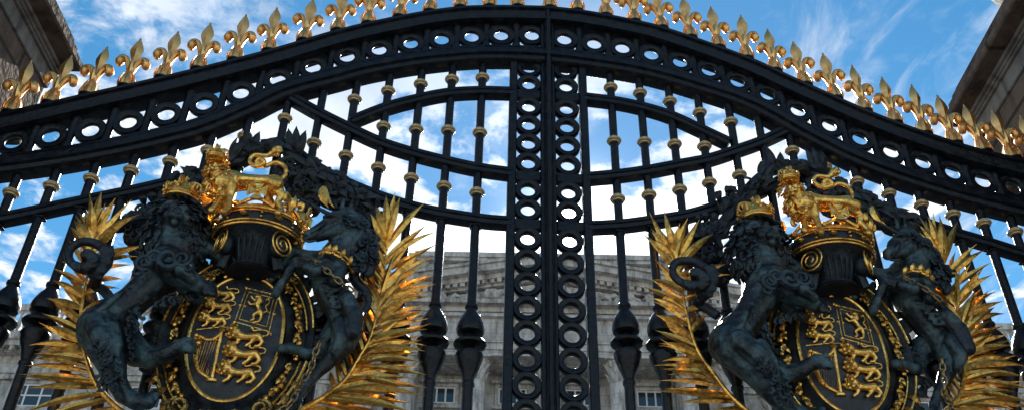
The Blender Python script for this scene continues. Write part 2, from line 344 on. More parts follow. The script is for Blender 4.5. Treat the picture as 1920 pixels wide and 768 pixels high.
    if sd < 0: tag(root, 'left leaf of the black iron gate, the one with the shared centre cover strip', 'gate')
    else: tag(root, 'right leaf of the black iron gate, the one whose crowned lion crest sits right of the sun', 'gate')
    return root, hu
leafL, HUL = build_leaf(-1)
leafR, HUR = build_leaf(1)
leafL['label'] = 'left leaf of the tall black iron gate with gilded finials, left of the sun'
leafR['label'] = 'right leaf of the tall black iron gate with gilded finials, right of the sun'

# ------------------------------------------------------------------ coat of arms
def pxs(lst): return [(K(x, y, o), r*PX) for x, y, o, r in lst]
def curl(b, c, R, r, turns=1.1, a0=0., axis=(0, -1, 0), n=9, sgn=1, lift=.6):
    """a lock of hair: a tapering spiral standing off the surface"""
    A = np.array(axis, float); A /= np.linalg.norm(A); e = np.cross(A, (0, 0, 1.)); 
    if np.linalg.norm(e) < .1: e = np.array([1., 0, 0])
    e /= np.linalg.norm(e); f = np.cross(e, A); pts = []; rs = []
    for i in range(n):
        t = i/(n-1); q = R*(1-.72*t); an = a0+sgn*turns*2*math.pi*t
        pts.append(np.array(c)+e*math.cos(an)*q+f*math.sin(an)*q+A*(lift*R*t)); rs.append(r*(1-.45*t)*(.7+.6*math.sin(math.pi*min(1, t*1.2))))
    b.tube(pts, rs, 6, up=tuple(A))
def curls_on(b, c, rxyz, n, R, r, rng, ymax=.35, zlo=-1, zhi=1):
    for k in range(n):
        while 1:
            d = np.array([rng.gauss(0, 1) for _ in range(3)]); d /= np.linalg.norm(d)
            if d[1] < ymax and zlo <= d[2] <= zhi: break
        p = np.array(c)+d*np.array(rxyz); nn = d/np.array(rxyz); nn /= np.linalg.norm(nn)
        curl(b, p, R*rng.uniform(.7, 1.25), r*rng.uniform(.8, 1.2), rng.uniform(.8, 1.4), rng.uniform(0, 6.28), tuple(nn), 8, rng.choice((-1, 1)))
def lock(b, p, nrm, L_, r, rng, down=.8):
    """a wavy lock of mane: leaves the surface, falls, and hooks up at the end"""
    nrm = np.array(nrm, float); side = np.cross(nrm, (0, 0, 1.)); side /= np.linalg.norm(side)+1e-9
    dn = np.cross(side, nrm); dn *= (-1 if dn[2] > 0 else 1); g = rng.choice((-1, 1)); a = rng.uniform(-.7, .7)
    d = dn*math.cos(a)*down+side*math.sin(a)+side*(1-down)*g; d /= np.linalg.norm(d); q = np.cross(nrm, d)*g
    pts = [p-nrm*r*.6, p+d*L_*.25+q*L_*.10+nrm*r*.7, p+d*L_*.55-q*L_*.06+nrm*r*1.1, p+d*L_*.82+q*L_*.02+nrm*r*1.3, p+d*L_*.98+q*L_*.16+nrm*r*1.6, p+d*L_*.86+q*L_*.27+nrm*r*1.8, p+d*L_*.74+q*L_*.20+nrm*r*1.5]
    c_ = curve(pts, 3); n = len(c_); b.tube(c_, [r*np.interp(i/(n-1), [0, .3, .6, .85, 1], [.8, 1.15, 1.0, .75, .25]) for i in range(n)], 7, flat=.75, up=tuple(nrm))
def mane(b, c, rxyz, n, L_, r, rng, face=None, fcos=.72, ymax=.45, zlo=-1, zhi=1, down=.8):
    k = 0
    while k < n:
        d = np.array([rng.gauss(0, 1) for _ in range(3)]); d /= np.linalg.norm(d)
        if not (d[1] < ymax and zlo <= d[2] <= zhi): continue
        if face is not None and d@np.array(face) > fcos: continue
        p = np.array(c)+d*np.array(rxyz)*.97; nn = d/np.array(rxyz); nn /= np.linalg.norm(nn); lock(b, p, nn, L_*rng.uniform(.7, 1.25), r*rng.uniform(.75, 1.2), rng, down); k += 1
def lion_head(b, c, s, yaw):
    """maned lion's face, s = head radius, yaw = where it looks"""
    cy, sy = math.cos(yaw), math.sin(yaw)
    def W(x, y, z): return (c[0]+(x*cy-y*sy)*s, c[1]+(x*sy+y*cy)*s, c[2]+z*s)
    b.ball(W(0, 0, 0), s*.82, 12); b.ball(W(0, -.55, -.28), s*.42, 10, (1, 1, .8)); b.ball(W(0, -.50, -.62), s*.26, 8)
    b.tube([W(0, -.55, .30), W(0, -.80, .0), W(0, -.98, -.12)], [s*.2, s*.16, s*.17], 8)
    for x in (-1, 1):
        b.ball(W(x*.34, -.70, .22), s*.13, 8); b.tube([W(x*.1, -.72, .38), W(x*.34, -.78, .44), W(x*.58, -.60, .30)], [s*.10, s*.13, s*.08], 6)
        b.ball(W(x*.24, -.82, -.32), s*.24, 8); b.ball(W(x*.52, -.42, -.12), s*.26, 8)
        b.ball(W(x*.66, -.1, .62), s*.22, 8, (.8, .5, 1))
def crown_mesh(name, R, h, m, nb=8):
    b = MB(); b.lathe([(R*.93, -h*.02), (R*1.0, 0), (R*1.03, h*.05), (R*.99, h*.11), (R*1.0, h*.22), (R*1.06, h*.27), (R*1.04, h*.33), (R*1.0, h*.34), (R*.93, h*.33), (R*.93, h*.05)], n=28)
    for k in range(nb):
        a = 2*math.pi*k/nb-math.pi/2; c, s_ = math.cos(a), math.sin(a); tx, ty = -s_, c; P = lambda r, t, z: (c*r+tx*t, s_*r+ty*t, z)
        w = R*.26
        if k % 2 == 0:                                     # cross pattee
            for q in range(4):
                an = q*math.pi/2; cz = h*.55
                b.leaf(P(R*1.03, 0, cz), P(R*1.08, math.cos(an)*w, cz+math.sin(an)*w), w*.32, (0, 0, 0), 4, (c, s_, 0), .4)
                b.ball(P(R*1.06, math.cos(an)*w*.8, cz+math.sin(an)*w*.8), w*.34, 6)
            b.ball(P(R*1.07, 0, cz), w*.34, 8)
        else:                                              # fleur-de-lis
            b.leaf(P(R*1.02, 0, h*.3), P(R*1.10, 0, h*.80), w*.5, (c*R*.05, s_*R*.05, 0), 5, (c, s_, 0), .6)
            for g in (-1, 1): b.tube(curve([P(R*1.03, 0, h*.36), P(R*1.07, g*w*.5, h*.55), P(R*1.10, g*w*.95, h*.56), P(R*1.10, g*w*.9, h*.42)], 3), [w*.20, w*.22, w*.24, w*.26, w*.28, w*.26, w*.24, w*.2, w*.16, w*.10], 6)
        b.ball(P(R*1.03, R*2*math.pi/nb*.5*1.0, h*.40), R*.06, 6)
        if k % 2 == 0:                                     # arches meeting under the orb
            b.tube(curve([P(R*1.0, 0, h*.62), P(R*.95, 0, h*.98), P(R*.55, 0, h*1.16), P(R*.05, 0, h*1.05)], 5), R*.085, 6)
            for t in range(5):
                an = rad(12+t*30); b.ball(P(R*(.1+.9*math.cos(an)), 0, h*(.65+.5*math.sin(an))), R*.10, 6)
    b.ball((0, 0, h*1.18), R*.17, 10); b.box((-R*.045, -R*.045, h*1.2), (R*.045, R*.045, h*1.55)); b.box((-R*.14, -R*.04, h*1.36), (R*.14, R*.04, h*1.45))
    b.lathe([(R*.90, h*.25), (R*.86, h*.6), (R*.6, h*.9), (R*.1, h*1.0)], n=20)
    return b.mesh(name, m)
def frond(px_spine, tips, off, seed, side):
    """palm branch: rachis and long folded leaflets, tips = surveyed tip of each leaflet with the spine point it springs from"""
    r_ = random.Random(seed); b = MB(); sp = curve([K(x, y, o) for x, y, o in px_spine], 8); n = len(sp)
    b.tube(sp, [np.interp(i/(n-1), [0, 1], [.005, .017]) for i in range(n)], 8)
    for (t, tx, ty, o, w) in tips:
        i = min(n-1, int(t*(n-1))); base = sp[i]; tip = K(tx, ty, o); L_ = np.linalg.norm(tip-base)
        d = (sp[max(0, i-2)]-sp[min(n-1, i+2)]); d = d/np.linalg.norm(d)
        bend = d*L_*r_.uniform(.0, .05)+np.array([0, r_.uniform(-.03, .02), 0])
        tip = base+(tip-base)*1.05; b.leaf(base, tip, w*PX*r_.uniform(.85, 1.15), bend, 8, (r_.uniform(-.35, .35), -1, r_.uniform(-.5, .2)), .55)
    return b.mesh('palm_branch', M_GOLDL)
def passant(b, c, w, h, y):
    """small walking lion in relief, looking out, body w long, h high"""
    X = lambda a, z, dy=0: (c[0]+a*w, y-dy, c[2]+z*h)
    s = h*.215
    b.chain([(X(-.18, .06), s*1.15), (X(0, .0), s*.85), (X(.28, .05), s*1.0)], 8)
    b.ball(X(-.34, .26, s*.6), s*1.25, 8); b.ball(X(-.36, .22, s*1.7), s*.55, 6); b.ball(X(-.25, .16, s*.5), s*1.15, 8)
    for q in range(6): b.ball(X(-.34+.13*math.cos(q), .26+.3*math.sin(q), s*.7), s*.5, 5)
    b.chain([(X(-.22, -.02), s*.7), (X(-.40, -.06), s*.5), (X(-.50, .10), s*.45)], 6)
    b.chain([(X(-.16, -.1), s*.7), (X(-.20, -.32), s*.45), (X(-.30, -.46), s*.45)], 6)
    b.chain([(X(.22, -.05), s*.8), (X(.14, -.28), s*.45), (X(.04, -.45), s*.45)], 6)
    b.chain([(X(.32, 0), s*.85), (X(.42, -.22), s*.5), (X(.34, -.44), s*.42), (X(.26, -.46), s*.4)], 6)
    b.tube(curve([X(.36, .1), X(.50, .14), X(.50, .36), X(.30, .42), X(.16, .36), X(.10, .48)], 4), s*.26, 6); b.ball(X(.10, .5), s*.5, 6)

def make_arms():
    S = {}
    rng = random.Random(3)
    # ---- cartouche: dark scrolled frame round the shield
    b = MB(); cx, cz = 0., 4.03
    def oval(a, w, h): return (cx+w*math.cos(a), cz+h*math.sin(a)*(1 if math.sin(a) > 0 else 1.04))
    n = 64
    ringp = [(.245, .345, -.10), (.262, .365, -.125), (.285, .39, -.10), (.30, .41, -.075), (.345, .455, -.06), (.375, .485, -.085), (.395, .505, -.10), (.41, .52, -.07), (.405, .515, -.02), (.34, .45, .0), (.20, .30, .0)]
    vs = [(*[oval(2*math.pi*i/n, w, h)[0]], y, oval(2*math.pi*i/n, w, h)[1]) for i in range(n) for (w, h, y) in ringp]
    m = len(ringp); fs = [(i*m+j, i*m+(j+1) % m, ((i+1) % n)*m+(j+1) % m, ((i+1) % n)*m+j) for i in range(n) for j in range(m-1)]
    b.add(vs, fs)
    for sx in (-1, 1):                                    # scroll ends top and bottom, brackets behind
        for (x, z, R) in ((.30, 4.44, .065), (.24, 3.56, .08), (.40, 3.86, .06)):
            b.tube([(cx+sx*x+R*(1-.8*t/14)*math.cos(t*.9), -.07, z+R*(1-.8*t/14)*math.sin(t*.9)) for t in range(15)], [.022-.001*t for t in range(15)], 8)
    b.box((-.30, -.03, 3.70), (.30, .036, 3.74)); b.box((-.30, -.03, 4.30), (.30, .036, 4.34))
    for k in range(46):                                   # dark acanthus leaves round the rim
        a = 2*math.pi*k/46+rng.uniform(-.05, .05); x, z = oval(a, .38, .49); x2, z2 = oval(a+rng.uniform(-.12, .12), .38+rng.uniform(.05, .10), .49+rng.uniform(.04, .09))
        b.leaf((x, -.05, z), (x2, -.07-rng.uniform(0, .04), z2), .028, (0, -.03, 0), 5)
    b.box((-.07, -.02, 3.0), (.07, .03, 3.6))
    S['root'] = b.mesh('coat_of_arms', M_DARK)
    # ---- shield
    b = MB(); nr = 10
    def sh(a, k):                                         # k 0..1 from centre to rim, bulging toward the viewer
        w, h = .232*k, .352*k; x, z = w*math.copysign(abs(math.cos(a))**.92, math.cos(a)), h*math.copysign(abs(math.sin(a))**.92, math.sin(a))
        if a > math.pi: z *= 1+.03*(abs(math.sin(a))**8)
        return x, -.115-.045*(1-k*k), cz+z
    vs = [(0, -.16, cz)]; fs = []
    for q in range(1, nr+1): vs += [sh(2*math.pi*i/48, q/nr) for i in range(48)]
    for i in range(48):
        j = (i+1) % 48; fs.append((0, 1+j, 1+i))
        for q in range(nr-1): fs.append((1+q*48+i, 1+q*48+j, 1+(q+1)*48+j, 1+(q+1)*48+i))
    b.add(vs, fs)
    S['shield'] = b.mesh('shield', M_FIELD)
    sy = lambda x, z: -.115-.045*(1-min(1, (x/.232)**2+((z-cz)/.352)**2))
    b = MB(); b.tube([sh(2*math.pi*i/64, 1.02) for i in range(64)], .0115, 8, closed=True)
    b.tube([(-.20, sy(-.2, 4.035)-.002, 4.045), (-.10, sy(-.1, 4.04)-.004, 4.048), (-.02, sy(0, 4.04)-.004, 4.05)], .003, 5)
    for sx in (-1, 1): b.tube(curve([sh(math.pi/2-sx*.03, 1.02), (sx*.03, -.13, cz+.378), (sx*.075, -.14, cz+.362), (sx*.12, -.13, cz+.335)], 5), .011, 7)
    b.leaf((0, -.13, cz+.33), (0, -.14, cz+.40), .02); S['shield_rim'] = b.mesh('shield_rim', M_GOLD)
    # ---- double gilded bands and swags on the cartouche
    S['bands'] = []
    for sx in (-1, 1):
        b = MB()
        for (w, h, r) in ((.392, .502, .0085), (.356, .466, .007)):
            for a0, a1 in ((-62, -14), (8, 58)):
                pts = []
                for t in range(17):
                    a = rad(a0+(a1-a0)*t/16); x, z = oval(a, w, h); pts.append((sx*(x-cx), -.106 if w > .37 else -.082, z))
                b.tube(pts, r, 7)
            a = rad(-62); x, z = oval(a, w, h)
            b.tube([(sx*(x-.03+.03*math.cos(t*.6)*(1-t/12)), -.10, z-.012-.03*math.sin(t*.6)*(1-t/12)) for t in range(10)], r, 6)
        for k in range(30):                               # husk swag down each side
            t = k/29; a = rad(52-100*t); x, z = oval(a, .315+.012*math.sin(k*2.1), .44)
            b.ball((sx*x+rng.uniform(-.01, .01), -.098, z+rng.uniform(-.008, .008)), rng.uniform(.010, .020), 7)
            if k % 3 == 0: b.leaf((sx*x, -.09, z+.02), (sx*x+rng.uniform(-.03, .03), -.125, z-.035), .016, (0, -.012, 0), 5); curl(b, (sx*x, -.105, z), .02, .006, 1.2, rng.uniform(0, 6), n=8)
        S['bands'].append(b.mesh('gilded_band', M_GOLD))
    S['sprays'] = []
    for sx in (-1, 1):
        b = MB()
        for k in range(11):                               # acanthus sprays at the foot
            a = rad(-152+k*9) if sx < 0 else rad(-28-k*9); x, z = oval(a, .37, .47)
            x2, z2 = oval(a-sx*.10, .37+rng.uniform(.05, .11), .47+rng.uniform(.06, .12)); b.leaf((x, -.07, z), (x2, -.10, z2), .022, (0, -.03, .01), 6)
        curl(b, (sx*.20, -.12, 3.62), .055, .014, 1.5, 1.2, n=16, sgn=sx); curl(b, (sx*.08, -.12, 3.57), .045, .012, 1.4, 2.2, n=14, sgn=-sx)
        S['sprays'].append(b.mesh('acanthus_spray', M_GOLDD))
    b = MB()
    for k in range(26):
        x = -.26+.52*k/25; z = cz+.375+.03*math.cos(x*6)-abs(x)*.16; curl(b, (x, -.13, z), rng.uniform(.014, .024), .006, 1.2, rng.uniform(0, 6), n=8); b.ball((x, -.12, z), .010, 6)
    S['acanthus'] = b.mesh('cresting', M_GOLDD)
    # ---- charges
    def charge(px, py): p = K(px, py, .15); p[1] = sy(p[0], p[2])-.004; return p
    for nm, lst, w, h in (('upper', [(417, 549), (411, 574), (401, 600)], .155, .086), ('lower', [(463, 634), (457, 666), (446, 698)], .205, .108)):
        out = []
        for p in lst:
            c = charge(*p); b = MB(); passant(b, c, w, h, c[1]-.008); out.append(remesh(b, 'heraldic_lion', M_GOLD, .0034, 1))
        S['lions_'+nm] = out
    b = MB(); c = charge(484, 578); hh = .16               # rampant lion
    X = lambda a, z, dy=0: (c[0]+a*hh, c[1]-.010-dy, c[2]+z*hh)
    b.chain([(X(-.05, .16), .017), (X(.03, 0), .013), (X(.10, -.16), .017)], 8); b.ball(X(-.02, .36, .008), .019, 8); b.ball(X(-.09, .35, .02), .009, 6); b.ball(X(.02, .26), .020, 8)
    for l in ([(-.1, .14, .010), (-.26, .12, .007), (-.34, .22, .008)], [(-.06, .2, .010), (-.22, .34, .007), (-.28, .42, .008)], [(.06, -.16, .014), (-.10, -.26, .009), (-.06, -.42, .007), (-.14, -.47, .008)], [(.14, -.18, .014), (.16, -.34, .009), (.12, -.5, .008), (.02, -.53, .008)]):
        b.chain([(X(a, z), r) for a, z, r in l], 6)
    b.tube(curve([X(.16, -.16), X(.32, -.1), X(.24, .08), X(.34, .22), X(.28, .36), X(.20, .30)], 4), .0045, 6); b.ball(X(.3, .36), .009, 6)
    S['rampant'] = remesh(b, 'rampant_lion', M_GOLD, .0034, 1)
    b = MB()
    q4 = [(462, 537), (520, 548), (504, 619), (441, 605)]
    for s_ in (1., .80):
        m0 = np.mean(q4, axis=0); pts = [charge(*(m0+(np.array(p)-m0)*s_)) for p in q4]
        for i in range(4):
            a, e = pts[i], pts[(i+1) % 4]; b.tube([a, (a+e)/2+np.array([0, -.002, 0]), e], .0042 if s_ == 1 else .003, 6)
            if s_ == 1:
                b.ball(a, .010, 6); b.leaf(a, a+(a-charge(*m0))*.16, .009)
                mm = (a+e)/2; b.leaf(mm, mm+(mm-charge(*m0))*.17, .010); b.ball(mm, .008, 6)
            else: b.leaf((a+e)/2, (a+e)/2+(charge(*m0)-(a+e)/2)*.2, .008)
    S['tressure'] = b.mesh('square_frame', M_GOLD)
    b = MB(); top, bot = charge(417, 622), charge(396, 708)
    b.tube([top, bot], [.010, .013], 10); b.lathe([(.028, -.012), (.030, 0), (.018, .008), (.014, .02)], tuple(bot), 12, .6); b.lathe([(.012, -.008), (.022, 0), (.018, .012)], tuple(top), 12, .7)
    nk = curve([charge(*p) for p in [(417, 624), (404, 634), (390, 636), (376, 628), (368, 626)]], 4); b.tube(nk, [.009]*len(nk), 8)
    bd = curve([charge(*p) for p in [(368, 626), (363, 640), (366, 658), (366, 674), (372, 690), (384, 700), (394, 706)]], 4)
    b.tube(bd, [np.interp(i/len(bd), [0, .15, .3, .6, 1], [.011, .012, .016, .012, .008]) for i in range(len(bd))], 8)
    b.ball(charge(368, 627)+np.array([0, -.012, 0]), .014, 8); b.ball(charge(372, 642)+np.array([0, -.010, 0]), .016, 8)
    for k in range(7): b.leaf(charge(372+k*5, 634+k*.6), charge(374+k*6, 628+k*1.6), .008, (0, -.006, 0), 4)
    for k in range(8): b.ball(bd[2+k*2]+np.array([0, -.008, 0]), .009, 6)
    for k in range(9):
        t = .12+.76*k/8; a = nk[int(t*(len(nk)-1))]; e = bd[int((1-(.06+.62*t))*(len(bd)-1))]; e2 = np.array(e)+np.array([.008, 0, 0]); b.tube([a, e2], .0016, 4)
    S['harp'] = b.mesh('harp', M_GOLD)
    # ---- helm and crown
    cc = K(480, 461, .17); cz0 = cc[2]; cxx, cyy = cc[0], -.17
    b = MB()
    b.lathe([(.13, -.185), (.10, -.16), (.098, -.12), (.115, -.075), (.14, -.04), (.175, .005), (.225, .03), (.238, .05), (.235, .10), (.10, .11)], (cxx, cyy, cz0), 32, .85)
    [b.tube(curve([(cxx+k*.026, cyy-.085+abs(k)*.008, cz0-.15), (cxx+k*.030, cyy-.125+abs(k)*.010, cz0-.09), (cxx+k*.034, cyy-.135+abs(k)*.010, cz0-.02)], 4), .0065, 6) for k in (-2, -1, 0, 1, 2)]; b.tube([(cxx+.105*math.cos(math.pi*t/10+math.pi), cyy+.09*math.sin(math.pi*t/10+math.pi), cz0-.155) for t in range(11)], .010, 7)
    for sx in (-1, 1):
        b.ball((cxx+sx*.135, cyy-.075, cz0-.05), .066, 12, (.7, .8, 1)); b.tube([(cxx+sx*.12, cyy-.05, cz0-.06), (cxx+sx*.15, cyy-.03, cz0-.17)], .03, 8); b.tube([(cxx+sx*.15, cyy-.09, cz0+.03), (cxx+sx*.20, cyy-.05, cz0+.06)], .02, 7)
    b.box((cxx-.06, cyy+.05, cz0-.15), (cxx+.06, cyy+.17, cz0+.05))
    S['helm'] = b.mesh('helm', M_DARK)
    b = MB(); R = .243
    for z, r, k in ((.012, .0075, .99), (.030, .006, 1.01), (.105, .009, 1.03), (.118, .006, 1.0)):
        b.tube([(cxx+R*k*math.cos(2*math.pi*i/48), cyy+R*k*.88*math.sin(2*math.pi*i/48), cz0+z) for i in range(48)], r, 7, closed=True, up=(0, 0, 1))
    for k in range(16):
        a = 2*math.pi*(k+.5)/16-math.pi/2; x, y = cxx+R*1.0*math.cos(a), cyy+R*.88*math.sin(a)
        if k % 2: b.ball((x, y, cz0+.068), .022, 8, (1, 1, .55))
        else: b.ball((x, y, cz0+.055), .008, 6); b.ball((x, y, cz0+.082), .008, 6)
    for k in range(8):
        a = 2*math.pi*k/8-math.pi/2+.02; c, s_ = math.cos(a), math.sin(a)*.9; P = lambda r, t, z: (cxx+c*r-s_*t, cyy+s_*r+c*t, cz0+z)
        if k % 2 == 0:
            cz_ = .205
            for q in range(4):
                an = q*math.pi/2
                e = [P(R*1.04+.006, math.cos(an+g)*.062, cz_+math.sin(an+g)*.062) for g in (-.55, .55)]; o_ = P(R*1.04, 0, cz_)
                i_ = P(R*1.0, math.cos(an)*.05, cz_+math.sin(an)*.05)
                b.add([o_, e[0], e[1], i_], [(0, 1, 2), (0, 2, 3), (0, 3, 1), (1, 3, 2)]); b.tube([e[0], e[1]], .007, 6)
                b.tube([o_, e[0]], .004, 5); b.tube([o_, e[1]], .004, 5)
            b.ball(P(R*1.05, 0, cz_), .014, 8)
        else:
            b.leaf(P(R*1.02, 0, .13), P(R*1.12, 0, .235), .024, (c*.02, s_*.02, 0), 6, (c, s_, 0), .6)
            for g in (-1, 1):
                pts = curve([P(R*1.03, 0, .14), P(R*1.08, g*.03, .19), P(R*1.12, g*.062, .20), P(R*1.12, g*.064, .165), P(R*1.10, g*.046, .165)], 3); b.tube(pts, [.011, .012, .013, .015, .017, .018, .018, .016, .014, .012, .010, .008, .006], 7)
        a2 = a+math.pi/8; pts = []
        for t in range(9):                                # curving ogee ridge between crosses
            aa = a+math.pi/4*t/8; pts.append((cxx+R*1.02*math.cos(aa), cyy+R*.9*math.sin(aa), cz0+.128+.035*abs(math.cos(math.pi*t/8))**1.5))
        b.tube(pts, .011, 6, up=(0, 0, 1)); b.ball(pts[4], .016, 6)
    for k in range(2):                                    # low arches that carry the standing lion
        a = math.pi/4+k*math.pi/2; b.tube([(cxx+R*math.cos(a)*math.cos(t*math.pi/12), cyy+R*.85*math.sin(a)*math.cos(t*math.pi/12), cz0+.12+.11*math.sin(t*math.pi/12)**.6) for t in range(13)], .016, 7)
    b.lathe([(.20, .12), (.19, .17), (.12, .215), (.02, .225)], (cxx, cyy, cz0), 24, .85)
    for sx in (-1, 1):                                    # gilded volutes either side of the helm
        pts = []
        for t in range(40):
            q = .080*(1-.84*t/39); an = math.pi/2+sx*t*.40-sx*.3; h_ = q*math.cos(an); pts.append((cxx+sx*.165+h_*.62, cyy-.105+sx*h_*.78, cz0-.052+q*math.sin(an)))
        b.tube(pts, .0055, 6)
    S['crown'] = b.mesh('royal_crown', M_GOLD)
    # ---- crest lion standing on the crown
    b = MB(); o = .36
    b.chain(pxs([(436, 340, o, 21), (462, 342, o, 16), (490, 343, o, 15), (514, 345, o, 18)]), 12)
    b.chain(pxs([(410, 326, o+.02, 20), (420, 345, o+.02, 23), (425, 362, o, 16)]), 12)
    lion_head(b, K(405, 321, o+.05), 17*PX, rad(-28))
    b.chain(pxs([(436, 350, o+.03, 11), (432, 370, o+.03, 7), (428, 390, o+.04, 6), (421, 397, o+.06, 7)]), 8)
    b.chain(pxs([(420, 355, o, 11), (412, 374, o, 7), (402, 388, o+.02, 6), (396, 394, o+.03, 7)]), 8)
    b.chain(pxs([(516, 350, o+.02, 15), (528, 366, o+.02, 8), (521, 378, o+.02, 6), (529, 394, o+.03, 5), (521, 399, o+.05, 7)]), 8)
    b.chain(pxs([(508, 352, o-.06, 13), (505, 372, o-.06, 7), (512, 384, o-.06, 6), (506, 394, o-.05, 7)]), 8)
    tl = curve([K(x, y, q) for x, y, q in [(526, 338, o), (536, 326, o), (533, 311, o), (516, 305, o), (495, 312, o), (482, 304, o+.02), (489, 297, o+.03), (496, 306, o+.03), (480, 312, o+.01), (468, 302, o), (478, 291, o), (500, 292, o), (512, 288, o)]], 5)
    b.tube(tl, [4.5*PX]*len(tl), 8, up=(0, 0, 1)); b.chain(pxs([(508, 289, o, 6), (518, 284, o, 10), (524, 278, o, 6)]), 8)
    b.chain(pxs([(452, 336, o+.04, 9), (478, 337, o+.03, 7), (505, 340, o+.04, 10), (520, 346, o+.05, 11)]), 8)
    curls_on(b, K(519, 284, o), (9*PX, 9*PX, 9*PX), 10, .014, .0045, rng, .8)
    S['crest_lion'] = remesh(b, 'crest_lion', M_GOLD, .0046, 1)
    b = MB(); fd = (math.sin(rad(28))*-1, -math.cos(rad(28)), -.25); fd = tuple(np.array(fd)/np.linalg.norm(fd))
    mane(b, K(414, 340, o+.01), (24*PX, 22*PX, 30*PX), 75, .050, .0072, rng, ymax=.6)
    mane(b, K(407, 321, o+.02), (19*PX, 17*PX, 20*PX), 60, .040, .0062, rng, fd, .55, .5)
    S['crest_mane'] = b.mesh('mane', M_GOLD)
    S['crest_lion_crown'] = (crown_mesh('small_crown', 18*PX, 24*PX, M_GOLD), tuple(K(405, 301, .41)))
    # ---- lion supporter
    b = MB(); o = .22
    b.chain(pxs([(322, 488, o, 40), (306, 512, o, 37), (274, 540, o, 30), (248, 564, o, 28), (214, 590, o, 33), (190, 614, o, 40)]), 14)
    b.chain(pxs([(188, 622, o+.03, 38), (203, 656, o+.05, 31), (212, 690, o+.05, 22), (220, 716, o+.05, 16), (232, 738, o+.06, 15), (252, 750, o+.08, 14), (277, 753, o+.10, 12)]), 12)
    for t in range(4): b.chain(pxs([(262+t*5, 750-t*2, o+.09, 7), (280+t*4, 755-t*5, o+.10, 6), (286+t*3, 761-t*5, o+.10, 3)]), 6)
    b.chain(pxs([(222, 625, o-.06, 32), (256, 660, o-.05, 24), (282, 673, o-.03, 17), (312, 664, o, 15), (332, 652, o+.02, 13), (346, 647, o+.03, 14)]), 12)
    for t in range(4): b.chain(pxs([(345, 641+t*5, o+.06, 6), (356, 636+t*7, o+.07, 6), (365, 638+t*7, o+.03, 4), (368, 643+t*7, o+.0, 1.6)]), 6)
    b.chain(pxs([(312, 492, o+.07, 32), (334, 510, o+.10, 25), (356, 524, o+.10, 18), (374, 534, o+.08, 14), (386, 541, o+.06, 14)]), 12)
    for t in range(4): b.chain(pxs([(384+t, 530+t*6, o+.08, 6.5), (395+t*2, 530+t*7, o+.07, 6), (403+t, 535+t*7, o+.03, 4), (406, 541+t*7, o+.0, 1.6)]), 6)
    b.chain(pxs([(330, 515, o+.0, 22), (350, 540, o-.03, 16), (362, 554, o-.04, 13), (372, 560, o-.04, 11)]), 10)
    b.chain(pxs([(350, 460, o, 30), (380, 462, o-.02, 20), (402, 472, o-.03, 15), (415, 482, o-.03, 11)]), 10)
    b.chain(pxs([(328, 404, o+.02, 33), (332, 440, o-.01, 46), (330, 470, o-.01, 44)]), 14)
    lion_head(b, K(332, 410, o+.09), 31*PX, rad(12))
    # muscles standing proud: shoulder, ribs, thigh, calf, forearm
    b.chain(pxs([(318, 490, o+.14, 17), (342, 508, o+.17, 12), (362, 524, o+.15, 8)]), 10)
    b.chain(pxs([(176, 606, o+.12, 20), (190, 636, o+.16, 18), (204, 664, o+.15, 13)]), 10); b.chain(pxs([(208, 618, o+.14, 15), (216, 648, o+.14, 12), (214, 680, o+.13, 9)]), 10)
    b.tube(curve([K(240, 540, o+.08), K(215, 558, o+.10), K(190, 580, o+.12), K(165, 600, o+.08)], 4), 6*PX, 7)
    b.chain(pxs([(222, 700, o+.12, 10), (230, 722, o+.11, 7), (240, 742, o+.10, 5)]), 8)
    S['lion'] = remesh(b, 'lion_supporter', M_BRONZE, .0066, 1)
    b = MB(); fd = np.array([.20, -.93, -.18]); fd = tuple(fd/np.linalg.norm(fd))
    mane(b, K(330, 446, o-.02), (54*PX, 44*PX, 58*PX), 190, .080, .0115, rng, (0, -.97, .25), .86, .5)
    mane(b, K(331, 408, o+.03), (41*PX, 34*PX, 37*PX), 120, .062, .0095, rng, fd, .42, .5)
    for (x, y, R) in ((272, 492, 14), (290, 482, 13), (316, 486, 18), (342, 486, 14), (258, 508, 9), (352, 500, 9)): curl(b, K(x, y, o+.19), R*PX*1.15, R*PX*.34, 1.5, rng.uniform(0, 6), n=16, lift=.2)
    S['lion_mane'] = b.mesh('mane', M_DARKB); b = MB()
    for k in range(26): t = k/25; p = K(190+28*t+rng.uniform(-20, 18), 632+88*t, o+.19-.05*t); lock(b, p, (rng.uniform(-.4, .4), -1, 0), .05, .008, rng)
    S['leg_fur'] = b.mesh('leg_fur', M_DARKB); b = MB()
    for k in range(18): lock(b, K(250+rng.uniform(-10, 12), 572+k*5, o+.06), (.6, -.8, 0), .055, .009, rng)
    S['belly_fur'] = b.mesh('belly_fur', M_DARKB); b = MB()
    for k in range(14): lock(b, K(300+k*5, 560-k*1.2+rng.uniform(-4, 4), o+.03), (.3, -.9, -.3), .045, .008, rng)
    S['lion_fur'] = b.mesh('fur', M_DARKB)
    b = MB(); tl = curve([K(x, y, q) for x, y, q in [(208, 560, .15), (196, 545, .13), (184, 535, .12), (183, 515, .23), (200, 495, .24), (202, 478, .25), (190, 462, .25), (168, 453, .25), (147, 455, .24), (131, 468, .24), (130, 486, .24), (146, 501, .25), (166, 503, .26), (178, 492, .27), (170, 480, .27), (156, 482, .26)]], 5)
    b.tube(tl, [PX*np.interp(i/len(tl), [0, .3, .5, .7, .85, 1], [9, 10, 8, 7.5, 12, 9]) for i in range(len(tl))], 10, up=(0, 0, 1))
    for k in range(22): p = tl[rng.randrange(8, 28)]; curl(b, p+np.array([rng.uniform(-.02, .02), -.02, rng.uniform(-.02, .02)]), .024, .009, 1.0, rng.uniform(0, 6), n=8)
